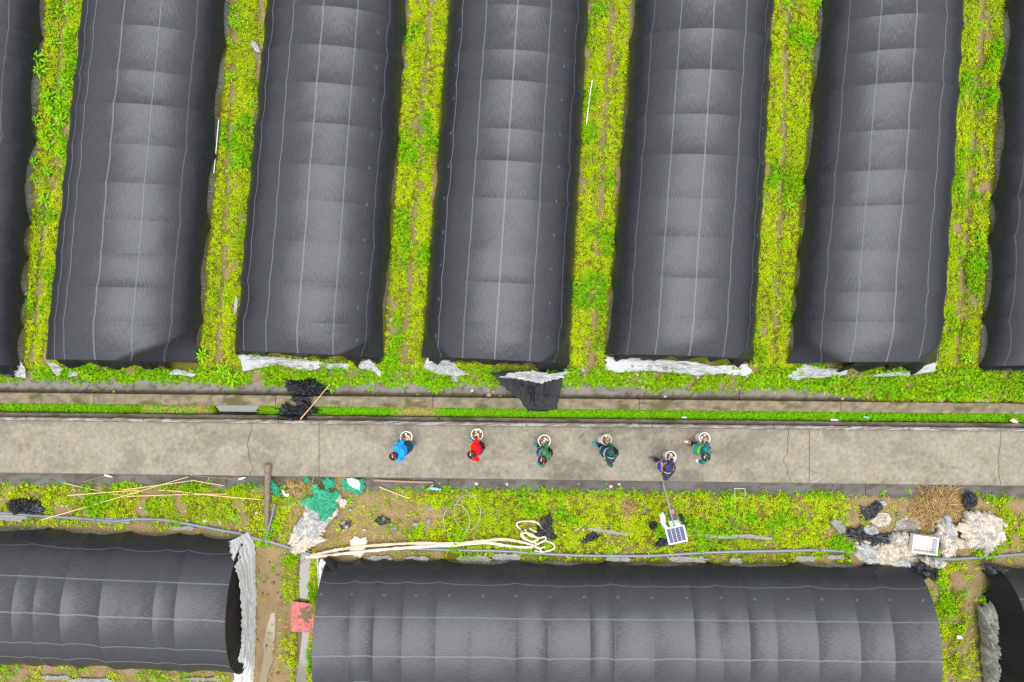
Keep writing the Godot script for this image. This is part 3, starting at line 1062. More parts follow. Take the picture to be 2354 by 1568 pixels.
func film(poly: Array, label: String, m := "white_film", amp := 0.055, freq := 3.2, dome := 0.0, y := 0.03, called := "film_scrap", cat := "plastic film", group := "", stretch := Vector2.ONE, ragged := 0.055, drape := false, folds := 0) -> MeshInstance3D:
	var s := sheet(poly, y, amp, freq, dome, int(poly[0][0] + poly[0][1] * 3), 26, 120, stretch, ragged, 1.0 if m == "old_film" or m == "green_mesh" or m == "grey_film" else 0.0, drape)
	var g := ground_h(s.at)
	var ps := PackedVector2Array()
	for q in poly: ps.append(Vector2(q[0], q[1]))
	var bb := Rect2(ps[0], Vector2.ZERO)
	for q in ps: bb = bb.expand(q)
	covered.append([bb, ps])
	var rr := RandomNumberGenerator.new()
	rr.seed = int(poly[0][0] * 7 + poly[0][1])
	var o := one(called, s.mesh, M[m], s.at, label, cat, group)
	o.position.y = maxf(g, -0.02) if not drape else 0.0
	# loose folds lying over the heap
	if folds > 0:
		var cen := bb.get_center()
		for k in folds:
			var q := Vector2.ZERO
			for tr in 12:
				q = Vector2(rr.randf_range(bb.position.x, bb.end.x), rr.randf_range(bb.position.y, bb.end.y))
				if Geometry2D.is_point_in_polygon(q, ps): break
			q = q.lerp(cen, 0.2)
			var size := minf(bb.size.x, bb.size.y) * rr.randf_range(0.20, 0.36)
			var turn := rr.randf() * TAU
			var pl := []
			for j in 9:
				var an := TAU * j / 9.0
				var e := Vector2(cos(an) * size * 1.5, sin(an) * size * 0.7).rotated(turn) * rr.randf_range(0.7, 1.2)
				pl.append([q.x + e.x, q.y + e.y])
			var f := sheet(pl, y, amp * 0.9, freq * 1.15, dome * 0.5, rr.randi() % 900, 14, 56, stretch, 0.25, 1.0, drape)
			part(o, "fold", f.mesh, M[m] if m != "old_film" or k % 3 > 0 else M.white_film, f.at - s.at + Vector3(0, dome * 0.45 + amp * 0.35, 0))
	return o

func build_ends() -> void:
	var d := Vector2(0, 1)
	var spans := [[-1.0, 0.9, 0.42], [-0.55, 0.62, 0.42], [-0.9, 0.95, 0.33], [-0.85, 0.97, 0.36], [-0.75, 0.95, 0.34], [-0.25, 0.72, 0.44], [-0.98, 0.9, 0.4]]
	for i in 7:
		curtain(tunnels[i], tunnels[i].length, d, spans[i][2], spans[i][0], spans[i][1], 0.9, i + 3)
	var BL: Dictionary = tunnels[7]
	curtain(BL, BL.length, Vector2(1, 0.05), 0.14, -0.98, 0.98, 0.12, 21, "end_curtain", "net_plain", 14, 90)
	var BR2: Dictionary = tunnels[9]
	curtain(BR2, 0.0, Vector2(-1, 0.0), 0.42, -0.98, 0.98, 0.35, 23, "end_curtain", "net_plain", 14, 90, 0.93)
	var BR: Dictionary = tunnels[8]
	curtain(BR, BR.length, Vector2(1, 0), 0.05, -0.98, 0.98, 0.2, 25, "end_curtain", "net_plain", 8, 50)
	curtain(BR, 0.0, Vector2(-1, 0), 0.06, -0.98, 0.98, 0.2, 26, "end_curtain", "net_plain", 8, 50)
	var G := "white plastic film at the tunnel ends"
	var F := Vector2(0.35, 1.5)
	film([[20, 847], [48, 826], [62, 849], [62, 869], [40, 865], [26, 857]], "crumpled white film scrap beside a folded black net flap", "white_film", 0.05, 3.0, 0, 0.07, "film_scrap", "plastic film", G)
	film([[112, 833], [128, 834], [146, 845], [147, 856], [134, 864], [124, 853]], "narrow pointed white film scrap at a tunnel corner by the weeds", "white_film", 0.06, 3.0, 0, 0.07, "film_scrap", "plastic film", G)
	film([[157, 859], [168, 850], [182, 855], [182, 863], [162, 865]], "small round white film scrap on weeds below the folded net", "white_film", 0.03, 3.0, 0, 0.03, "film_scrap", "plastic film", G)
	film([[388, 857], [408, 847], [430, 852], [456, 859], [445, 866], [415, 861], [395, 861]], "white film scrap with soil at the corner under leafy weeds", "white_film", 0.06, 3.0, 0, 0.07, "film_scrap", "plastic film", G)
	film([[549, 812], [600, 818], [650, 822], [700, 826], [738, 830], [738, 845], [715, 852], [690, 850], [640, 836], [600, 846], [575, 847], [562, 854], [554, 830]], "long white film apron held down by three flat stones", "white_film", 0.04, 3.0, 0, 0.07, "end_film", "plastic film", G, F)
	film([[738, 832], [765, 834], [790, 834], [806, 836], [800, 849], [770, 847], [745, 847]], "flat white film strip broken by moss tufts", "white_film", 0.025, 3.0, 0, 0.02, "end_film", "plastic film", G, F)
	film([[821, 832], [850, 826], [868, 845], [880, 857], [875, 868], [864, 857], [842, 849], [828, 847]], "drooping white film tail hanging off a tunnel corner", "white_film", 0.04, 3.0, 0, 0.07, "end_film", "plastic film", G)
	film([[972, 849], [982, 824], [1004, 817], [1040, 826], [1052, 845], [1078, 859], [1050, 864], [1012, 861], [985, 853]], "wide crumpled white film sheet weighted by a pink stone", "white_film", 0.07, 3.0, 0, 0.04, "end_film", "plastic film", G)
	film([[1036, 869], [1044, 859], [1054, 865], [1056, 874], [1048, 880], [1038, 875]], "little torn white film scrap on green clover", "white_film", 0.04, 4.0, 0, 0.03, "film_scrap", "plastic film", G)
	film([[1130, 853], [1185, 851], [1245, 860], [1293, 848], [1290, 880], [1284, 905], [1277, 939], [1250, 943], [1214, 942], [1196, 918], [1168, 895], [1148, 878]], "black triangular net sheet draped from the tunnel end across the drain wall", "net_plain", 0.06, 2.0, 0.0, 0.02, "net_sheet", "net sheet", "", Vector2(1.6, 0.35), 0.06, true)
	film([[1148, 865], [1180, 853], [1215, 849], [1250, 853], [1272, 859], [1304, 849], [1292, 865], [1262, 873], [1240, 879], [1205, 871], [1175, 867]], "pleated white film lying on top of the black triangular sheet", "white_film", 0.06, 3.0, 0, 0.09, "end_film", "plastic film", G, Vector2(0.5, 1.6), 0.13, true)
	film([[1386, 826], [1400, 820], [1450, 822], [1520, 826], [1600, 832], [1660, 845], [1700, 849], [1722, 834], [1722, 857], [1720, 867], [1700, 857], [1655, 860], [1600, 863], [1550, 857], [1500, 852], [1450, 853], [1415, 857], [1396, 849]], "longest white film apron with grey stones on one half", "white_film", 0.04, 3.0, 0, 0.07, "end_film", "plastic film", G, F)
	film([[1806, 867], [1822, 853], [1846, 836], [1890, 846], [1944, 847], [1946, 860], [1915, 865], [1880, 869], [1850, 867], [1832, 875]], "white film sheet with one tan stone, next to a hanging net flap", "white_film", 0.05, 3.0, 0, 0.07, "end_film", "plastic film", G, F)
	film([[1960, 865], [2010, 859], [2060, 853], [2105, 849], [2148, 832], [2150, 853], [2125, 857], [2090, 863], [2030, 865]], "thin white film strip rising to a torn corner above a black bowl rim", "white_film", 0.04, 3.0, 0, 0.07, "end_film", "plastic film", G, F)
	film([[-30, 842], [10, 838], [30, 848], [42, 862], [38, 868], [5, 860], [-25, 862]], "folded black net flap with a pointed tip beside white film", "black_plastic", 0.10, 3.0, 0.10, 0.03, "net_flap", "net sheet")
	film([[2256, 846], [2280, 840], [2330, 840], [2360, 842], [2360, 852], [2310, 852], [2262, 850]], "bunched shiny black net hem beside the reddish stone pile", "black_plastic", 0.07, 4.0, 0.08, 0.05, "net_flap", "net sheet")
	# clear film round the open end beside the mud path
	var tl := [P(528, 1244, 0.7), P(533, 1275, 0.95), P(546, 1318, 1.0), P(553, 1370, 0.9), P(556, 1420, 0.8), P(556, 1470, 0.8), P(550, 1510, 0.8), P(537, 1548, 0.55), P(540, 1590, 0.3)]
	var tr := [P(572, 1222, 0.1), P(586, 1246, 0.1), P(588, 1290, 0.06), P(591, 1360, 0.05), P(590, 1420, 0.05), P(588, 1480, 0.05), P(586, 1530, 0.05), P(582, 1568, 0.05), P(578, 1610, 0.05)]
	one("end_film", strip(tl, tr, 110, 34, 0.10, 0.35, 5, 150.0), M.clear_film, Vector3.ZERO, "wrinkled clear plastic band round the open tunnel mouth by the mud", "plastic film", G)
	var bl := [P(572, 1262, 0.1), P(574, 1320, 0.1), P(577, 1400, 0.1), P(575, 1470, 0.1), P(570, 1540, 0.1), P(566, 1600, 0.1)]
	var br := [P(589, 1262, 0.02), P(592, 1320, 0.02), P(592, 1400, 0.02), P(590, 1470, 0.02), P(586, 1540, 0.02), P(582, 1600, 0.02)]
	one("film_hem", strip(bl, br, 70, 8, 0.04, 1.0, 9), M.white_film, Vector3.ZERO, "muddy white film hem with small stones along the mud path", "plastic film", G)
	# corner of the long tunnel: film, bunched net, end pole
	film([[738, 1282], [752, 1288], [762, 1300], [776, 1318], [760, 1322], [752, 1335], [744, 1380], [736, 1378], [736, 1330], [734, 1300]], "white film wedge tucked between the end pole and the net corner", "clear_film", 0.08, 3.0, 0.0, 0.28, "film_scrap", "plastic film", G)
	film([[748, 1282], [756, 1276], [768, 1284], [782, 1302], [790, 1326], [776, 1318], [764, 1302], [752, 1294]], "twisted black net corner next to the end pole", "net_plain", 0.08, 3.0, 0.14, 0.32, "net_corner", "net sheet")
	film([[2094, 1330], [2098, 1296], [2112, 1286], [2124, 1294], [2132, 1306], [2148, 1302], [2149, 1322], [2140, 1334], [2128, 1322], [2118, 1312], [2106, 1322]], "bunched black net corner under the beige film heap", "black_plastic", 0.16, 3.5, 0.20, 0.30, "net_corner", "net sheet")
	film([[2246, 1296], [2262, 1292], [2290, 1296], [2310, 1304], [2330, 1318], [2318, 1322], [2290, 1310], [2268, 1316], [2262, 1304]], "torn black net corner beyond the weedy ditch", "black_plastic", 0.10, 3.5, 0.12, 0.25, "net_corner", "net sheet")
	one("end_pole", tube([P(729, 1271, 0.10), P(732, 1330, 0.16), P(736, 1390, 0.16), P(737, 1445, 0.10)], 0.03, 0.028, 8), M.steel, Vector3.ZERO, "mottled thin pole lying along the tunnel end beside the ditch", "pole")

# ---------- plants ----------
func taken(p: Vector3) -> bool:
	for T in tunnels:
		var r: Vector2 = Vector2(p.x, p.z) - T.A
		var s: float = r.dot(T.d)
		if s < -0.05 or s > T.length + 0.1: continue
		var c: float = r.dot(Vector2(-T.d.y, T.d.x))
		if absf(c) < T.a + 0.02 - T.get("taper", 0.0) * clampf((T.length - s) / 10.4, 0.0, 1.4): return true
	return false

func under_sheet(u: float, v: float) -> bool:
	var q := Vector2(u, v)
	for c in covered:
		if c[0].has_point(q) and Geometry2D.is_point_in_polygon(q, c[1]): return true
	return false

func leaf_blade(s: Shape, at: Vector3, dir: Vector3, up: Vector3, l: float, w: float, droop: float) -> void:
	var side := dir.cross(up).normalized() * w * 0.5
	var m := at + dir * l * 0.5 + up * l * 0.10
	var t := at + dir * l - up * l * droop
	s.quad(at - side * 0.35, m - side, m + side, at + side * 0.35)
	s.tri(m - side, t, m + side)

func sprig(r: RandomNumberGenerator, n: int, spread: float, size: float, tilt: float) -> ArrayMesh:
	var s := Shape.new()
	for k in n:
		var a := r.randf() * TAU
		var d := sqrt(r.randf()) * spread
		var c := Vector3(cos(a) * d, r.randf_range(0.004, 0.05) + 0.02 * (1.0 - d / spread), sin(a) * d)
		var ax := Vector3(r.randf_range(-1, 1), 0, r.randf_range(-1, 1)).normalized()
		var b := Basis(ax, r.randf_range(0.0, tilt)) * Basis(Vector3.UP, r.randf() * TAU)
		var z := size * r.randf_range(0.6, 1.25)
		s.quad(c + b * Vector3(-z, 0, 0), c + b * Vector3(0, z * 0.16, -z * 0.75), c + b * Vector3(z, 0, 0), c + b * Vector3(0, z * 0.16, z * 0.75))
	return arrays(s.v, s.i, PackedVector2Array(), PackedColorArray(), true)

func tuft(r: RandomNumberGenerator, n: int, l: float, w: float) -> ArrayMesh:
	var s := Shape.new()
	for k in n:
		var a := r.randf() * TAU
		var up := Vector3.UP
		var dir := Vector3(cos(a), r.randf_range(0.25, 1.1), sin(a)).normalized()
		leaf_blade(s, Vector3(r.randf_range(-0.02, 0.02), 0, r.randf_range(-0.02, 0.02)), dir, up, l * r.randf_range(0.5, 1.1), w, 0.15)
	return arrays(s.v, s.i, PackedVector2Array(), PackedColorArray(), true)

func scatter(called: String, mesh: Mesh, where: Array, cols: Array, m: Material, label: String, category: String) -> void:
	var mm := MultiMesh.new()
	mm.transform_format = MultiMesh.TRANSFORM_3D
	mm.use_colors = cols.size() > 0
	mm.mesh = mesh
	mm.instance_count = where.size()
	for i in where.size():
		mm.set_instance_transform(i, where[i])
		if cols.size(): mm.set_instance_color(i, cols[i])
	var o := MultiMeshInstance3D.new()
	o.name = numbered(called)
	o.multimesh = mm
	o.material_override = m
	add_child(o)
	tag(o, label, category, "", "stuff")

func build_plants() -> void:
	var r := RandomNumberGenerator.new()
	r.seed = 77
	var meshes := [sprig(r, 8, 0.055, 0.0175, 0.7), sprig(r, 7, 0.055, 0.025, 0.8), sprig(r, 12, 0.08, 0.012, 0.9)]
	var where := [[], [], []]
	var cols := [[], [], []]
	var tries := 400000
	for k in tries:
		var p := Vector3(r.randf_range(-16.2, 16.2), 0, r.randf_range(-9.4, 12.6))
		var u := p.x * S + NU
		var v := p.z * S + NV
		if v > 912.0 + 0.011 * u and v < 1092.0 + 0.013 * u: continue
		var dens := 1.0
		if v < 1000.0:
			var e := v_cover_n(u)
			if v > e + 5.0 and r.randf() > 0.035: continue
			dens = 1.0
		else:
			var e := v_cover_s(u)
			if v < e - 3.0 and r.randf() > 0.05: continue
			dens = 0.9
		if taken(p): continue
		var soil := soil_amount(u, v, p)
		var a := n2.get_noise_2d(p.x * 0.8 + 13.0, p.z * 0.8)
		var b := n1.get_noise_2d(p.x * 1.6 + 70.0, p.z * 1.6)
		if v < 840.0:
			a = 0.35 * a + 0.75 * n2.get_noise_2d(p.x * 2.2 + 13.0, p.z * 0.30)
			for g in FURROW:
				if absf(u - lerpf(g[0], g[1], clampf(v / 830.0, -1.0, 1.0))) < 7.0: dens *= 0.45
		dens *= (1.0 - 0.97 * soil) * (0.40 + 0.85 * sstep(-0.35, 0.25, a + 0.5 * n3.get_noise_2d(p.x * 0.6, p.z * 0.6)))
		if v > 1000.0: dens *= 0.8
		if v > 838.0 and v < 905.0: dens *= 1.6
		if v > 1262.0 and v < 1300.0 and u > 735.0: dens *= 0.5
		# ditch banks stay lush
		if v > 1265.0 and absf(u - 700.0) < 32.0:
			dens = 1.3 if absf(u - 700.0 + 0.03 * (v - 1265.0)) > 14.0 else 0.0
		if u > 648.0 and u < 724.0 and v > 1378.0 and v < 1456.0: dens = 0.0
		if r.randf() > dens: continue
		if r.randf() < 0.975 and under_sheet(u, v): continue
		p.y = ground_h(p)
		var lush := sstep(0.10, 0.42, b + 0.35 * a) + (0.8 if v > 845.0 and v < 912.0 else 0.0) + (0.7 if v > 1100.0 and v < 1128.0 + 0.0135 * u - 13.0 else 0.0)
		var kind := 0
		if lush > 0.5: kind = 1 if r.randf() < 0.6 else 2
		elif r.randf() < 0.25: kind = 1
		var c := Color(0.225, 0.375, 0.002).lerp(Color(0.35, 0.405, 0.003), r.randf())
		if r.randf() < 0.15: c = Color(0.30, 0.20, 0.04)
		c = c.lerp(Color(0.115, 0.345, 0.003), clampf(lush, 0, 1) * r.randf_range(0.55, 1.0))
		c = c.lerp(Color(0.20, 0.30, 0.004), 0.5 * sstep(0.0, 0.4, n1.get_noise_2d(p.x * 0.9 + 5.0, p.z * 0.5 + 200.0)))
		c = c * r.randf_range(0.72, 1.18)
		c.a = 1.0
		var sc := r.randf_range(0.55, 1.35) * (1.0 + 0.25 * clampf(lush, 0, 1))
		where[kind].append(Transform3D(Basis(Vector3.UP, r.randf() * TAU).scaled(Vector3(sc, sc * (1.0 + 0.8 * clampf(lush, 0, 1)), sc)), p))
		cols[kind].append(c)
	scatter("ground_cover", meshes[0], where[0], cols[0], M.leaf, "low yellow-green clover covering the strips between the tunnels", "ground cover")
	scatter("clover_patch", meshes[1], where[1], cols[1], M.leaf, "fresh green round-leaved weeds growing in patches beside the ledges", "ground cover")
	scatter("herb_patch", meshes[2], where[2], cols[2], M.leaf, "feathery bright green herbs spreading through the clover", "ground cover")
	# drain grass
	var gm := tuft(r, 9, 0.24, 0.014)
	var gw := []
	var gc := []
	for k in 6200:
		var u := r.randf_range(-160, 2500)
		if u > 484.0 and u < 598.0: continue
		var v := 926.0 + 0.0108 * u + r.randf_range(1.0, 22.0)
		if u > 300.0 and u < 470.0 and r.randf() < 0.55: continue
		var p := P(u, v, 0.0)
		p.y = r.randf_range(-0.30, -0.14)
		gw.append(Transform3D(Basis(Vector3.UP, r.randf() * TAU).scaled(Vector3.ONE * r.randf_range(0.6, 1.2)), p))
		gc.append(Color(0.115, 0.335, 0.004).lerp(Color(0.21, 0.34, 0.006), r.randf()) * r.randf_range(0.72, 1.18))
	for k in 700:
		var u := r.randf_range(-100, 2450)
		var v := v_cover_s(u) + r.randf_range(-8, 6)
		var p := P(u, v, 0.0)
		p.y = ground_h(p)
		gw.append(Transform3D(Basis(Vector3.UP, r.randf() * TAU).scaled(Vector3.ONE * r.randf_range(0.3, 0.7)), p))
		gc.append(Color(0.13, 0.33, 0.004) * r.randf_range(0.72, 1.18))
	scatter("grass", gm, gw, gc, M.leaf, "long dark green grass filling the narrow drain", "grass")
	# thin leafy cover among the drain grass
	var dw := []
	var dc := []
	for k in 7000:
		var u := r.randf_range(-160, 2500)
		if u > 484.0 and u < 598.0: continue
		var p := P(u, 926.0 + 0.0108 * u + r.randf_range(0.5, 22.0), 0.0)
		if n1.get_noise_2d(p.x * 1.5, 3.0) < -0.02 - 0.0002 * u: continue
		p.y = r.randf_range(-0.28, -0.10)
		dw.append(Transform3D(Basis(Vector3.UP, r.randf() * TAU).scaled(Vector3.ONE * r.randf_range(0.9, 1.4)), p))
		dc.append(Color(0.115, 0.345, 0.003) * r.randf_range(0.72, 1.18))
	scatter("drain_weeds", meshes[1], dw, dc, M.leaf, "small-leaved green weeds crowding the drain bottom", "ground cover")
	# dry stalks lying on the bank
	var sm := tuft(r, 5, 0.20, 0.007)
	var sw := []
	for k in 5200:
		var u := r.randf_range(-60, 2410)
		var v := r.randf_range(1118, 1285)
		var p := P(u, v, 0.0)
		if taken(p): continue
		var want := soil_amount(u, v, p) * 0.9 + 0.08
		if r.randf() > want or (u < 620.0 and r.randf() < 0.7): continue
		p.y = ground_h(p) - 0.01
		sw.append(Transform3D(Basis(Vector3.UP, r.randf() * TAU).scaled(Vector3(1.1, r.randf_range(0.15, 0.5), 1.1) * r.randf_range(0.6, 1.2)), p))
	for k in 900:
		var u := r.randf_range(900, 1010) if k % 2 == 0 else r.randf_range(330, 480)
		var p := P(u, 938.0 + 0.0108 * u + r.randfn(0.0, 6.0), 0.0)
		p.y = -0.10
		if k % 3 == 0: sw.append(Transform3D(Basis(Vector3.UP, r.randf() * TAU).scaled(Vector3(1.4, 0.5, 1.0)), p))
	scatter("dry_grass", sm, sw, [], M.straw, "dry brown stalks littering the bare bank beside the lane", "dry grass")
	straw_pile(r, [2140, 1165], [50, 54], 620, "loose heap of tan straw between the beige film heaps", 0.16)
	straw_pile(r, [2175, 1140], [30, 26], 500, "dark brown rotting straw against the lane edge by the straw heap", 0.15)
	straw_pile(r, [775, 1105], [28, 14], 420, "brown straw wisps under the green mesh by the lane edge", 0.10)
	straw_pile(r, [690, 1118], [50, 14], 300, "dark dry stalks beside the log and the green mesh", 0.10)
	straw_pile(r, [1440, 1165], [9, 26], 110, "reddish dry grass clump at the edge of a clover bank", 0.18)
	straw_pile(r, [2145, 1190], [70, 40], 700, "scattered tan straw around the grey ash patch", 0.08)
	weeds(r)

func straw_pile(r: RandomNumberGenerator, at: Array, size: Array, n: int, label: String, high: float) -> void:
	var s := Shape.new()
	leaf_blade(s, Vector3(-0.13, 0, 0), Vector3.RIGHT, Vector3.UP, 0.46, 0.014, 0.05)
	var w := []
	for k in n:
		var q := Vector2(r.randfn(0.0, 0.42), r.randfn(0.0, 0.42))
		var p := P(at[0] + q.x * size[0], at[1] + q.y * size[1], 0.0)
		p.y = maxf(ground_h(p), -0.02) + r.randf() * high * maxf(0.05, 1.0 - q.length())
		w.append(Transform3D((Basis(Vector3.UP, r.randf() * TAU) * Basis(Vector3.FORWARD, r.randf_range(-0.4, 0.4))).scaled(Vector3.ONE * r.randf_range(0.5, 1.3)), p))
	var cs := []
	for k in n: cs.append(Color(0.40, 0.26, 0.11).lerp(Color(0.10, 0.06, 0.025), r.randf()))
	scatter("straw", arrays(s.v, s.i, PackedVector2Array(), PackedColorArray(), true), w, cs, M.leaf, label, "straw")

const MARKS := [[60, 1160, "the tangled black plastic strips"], [300, 1125, "the bamboo sticks"], [615, 1130, "the log"], [470, 1205, "the hose bend"], [760, 1150, "the green mesh"], [825, 1255, "the cream sack"], [1050, 1190, "the hose rings"], [1230, 1225, "the tape tangle"], [1555, 1225, "the solar panel"], [1523, 1112, "the foot of the solar panel's pole"], [1700, 1132, "the wire frame"], [1920, 1205, "the grey folded cloth"], [2130, 1255, "the white crate"], [2250, 1215, "the biggest film bundle"], [2140, 1160, "the straw heap"], [990, 1121, "the teal bottle"], [930, 1105, "the reddish timber"], [1365, 1232, "the black shreds"], [190, 892, "the curved hose end"], [705, 890, "the black plastic heap over the drain"], [1230, 900, "the black triangular sheet"], [2255, 912, "the reddish stone pile"], [450, 850, "the soiled film scrap"], [650, 840, "the film apron with three stones"], [860, 850, "the drooping film tail"], [1020, 850, "the crumpled film sheet"], [1500, 845, "the longest film apron"], [1700, 850, "the torn end of the longest film apron"], [1870, 850, "the film sheet with one tan stone"], [2070, 855, "the black bowl rim"], [1910, 960, "the bottle with the red cap"], [1985, 950, "the turquoise bottle"], [480, 1110, "the thin brown rods"], [2150, 1135, "the rotting straw"]]

func nearest(u: float, v: float) -> String:
	var best := 1e9
	var out := ""
	for m in MARKS:
		var d := Vector2(u - m[0], v - m[1]).length()
		if d < best:
			best = d
			out = m[2]
	return out

func weeds(r: RandomNumberGenerator) -> void:
	var s := Shape.new()
	leaf_blade(s, Vector3(0.01, 0, 0), Vector3(1, 0.35, 0).normalized(), Vector3.UP, 1.0, 0.24, 0.22)
	var lance := arrays(s.v, s.i, PackedVector2Array(), PackedColorArray(), true)
	var list := [
		[165, 26, 15, 0], [118, 65, 9, 0], [128, 99, 13, 0], [161, 79, 12, 0], [97, 138, 20, 0], [101, 165, 18, 0], [118, 223, 15, 0], [144, 236, 14, 0], [126, 259, 17, 0], [159, 195, 14, 0], [149, 280, 16, 0],
		[90, 277, 12, 0], [120, 292, 12, 0], [106, 313, 13, 0], [118, 336, 15, 0], [146, 354, 12, 0], [86, 374, 12, 0], [113, 394, 13, 0], [107, 460, 15, 0], [84, 410, 9, 0],
		[536, 55, 10, 1], [530, 177, 11, 1], [550, 369, 12, 1], [585, 240, 12, 1],
		[1809, 10, 12, 2], [1874, 10, 12, 2], [1844, 87, 12, 2], [1841, 535, 11, 2], [1810, 471, 12, 2], [1782, 430, 9, 2], [1800, 560, 10, 2],
		[2245, 542, 13, 3], [2235, 613, 10, 3], [2204, 579, 11, 3], [2250, 60, 10, 3],
		[540, 868, 17, 4], [518, 850, 14, 4], [760, 890, 14, 4], [1000, 893, 13, 4], [1290, 872, 12, 4], [1915, 872, 15, 4], [1490, 868, 10, 4], [470, 815, 15, 4], [2215, 822, 15, 4], [2060, 868, 11, 4], [1740, 875, 12, 4], [850, 893, 10, 4],
		[860, 938, 10, 5], [880, 946, 11, 5], [845, 948, 8, 5],
		[545, 1183, 12, 6], [480, 1107, 10, 6], [1672, 1112 + 33, 12, 6], [1745, 1143, 9, 6], [2030, 1130, 10, 6], [1690, 1165 + 17, 8, 6], [1765, 1196, 8, 6], [2120 - 30, 1150 - 22, 9, 6], [1258, 1247, 9, 6], [320, 1120, 10, 6]]
	var labels := ["lance-leaved green weed rosette in the strip beside the tunnel with the diagonal fold", "small lance-leaved weed in the strip holding thin white rods", "lance-leaved weed in the strip beside the longest film apron", "lance-leaved weed in the strip with a deep furrow", "bushy leafy weed along the ledge below the tunnel ends", "broad leafy weed inside the drain by the black plastic", "spiky weed rosette on the bank between lane and hose"]
	var groups := ["weeds beside the folded tunnel", "weeds beside the white rods", "weeds by the longest film apron", "weeds along the deep furrow", "weeds along the ledge", "weeds in the drain", "weeds on the bank"]
	for w in list:
		var p := P(w[0], w[1], 0.0)
		p.y = ground_h(p) if w[3] != 5 else -0.2
		var size: float = w[2] / S * 1.55
		var sz := "large" if w[2] >= 15 else "medium" if w[2] >= 12 else "small"
		var lb: String = labels[w[3]]
		if w[3] == 6: lb = "spiky %s weed rosette on the bank beside %s" % [sz, nearest(w[0], w[1])]
		elif w[3] == 4: lb = "bushy %s weed near %s" % [sz, nearest(w[0], w[1])]
		else: lb = sz + " " + lb
		var t := thing("weed", p, lb, "weed", groups[w[3]])
		var n := r.randi_range(13, 19)
		var stem := part(t, "stem", tube([Vector3.ZERO, Vector3(0, size * 0.55, 0)], 0.006, 0.003, 5), M.weed_leaf)
		stem.name = "stem"
		for k in n:
			var a := k * 2.39996 + r.randf_range(-0.3, 0.3)
			var ring := float(k) / n
			var o := part(t, "leaf", lance, M.weed_leaf if w[3] != 6 else M.fern_leaf, Vector3(0, size * (0.1 + 0.5 * ring), 0))
			var l := size * lerpf(1.0, 0.5, ring) * r.randf_range(0.8, 1.15)
			o.basis = (Basis(Vector3.UP, a) * Basis(Vector3.BACK, lerpf(-0.05, 0.75, ring))).scaled(Vector3.ONE * l)

# ---------- the bank between lane and southern tunnels ----------
func gp(u: float, v: float, lift := 0.0) -> Vector3:
	var p := P(u, v, 0.0)
	p.y = maxf(ground_h(p), -0.02) + lift
	return p

func stick(a: Array, b: Array, r0: float, r1: float, m: String, label: String, called := "bamboo_stick", cat := "stick", group := "", la := 0.03, lb := 0.03) -> MeshInstance3D:
	var pts := []
	var A := gp(a[0], a[1], la)
	var B := gp(b[0], b[1], lb)
	for k in 7:
		var t := k / 6.0
		var p := A.lerp(B, t)
		var d := (B - A).normalized()
		var bend := 0.02 * A.distance_to(B) * sin(PI * t) * nw.get_noise_2d(a[0], b[1] * 3.0)
		p += Vector3(d.z, 0, -d.x) * bend
		pts.append(p - A)
	return one(called, tube(pts, r0, r1, 6), M[m], A, label, cat, group)

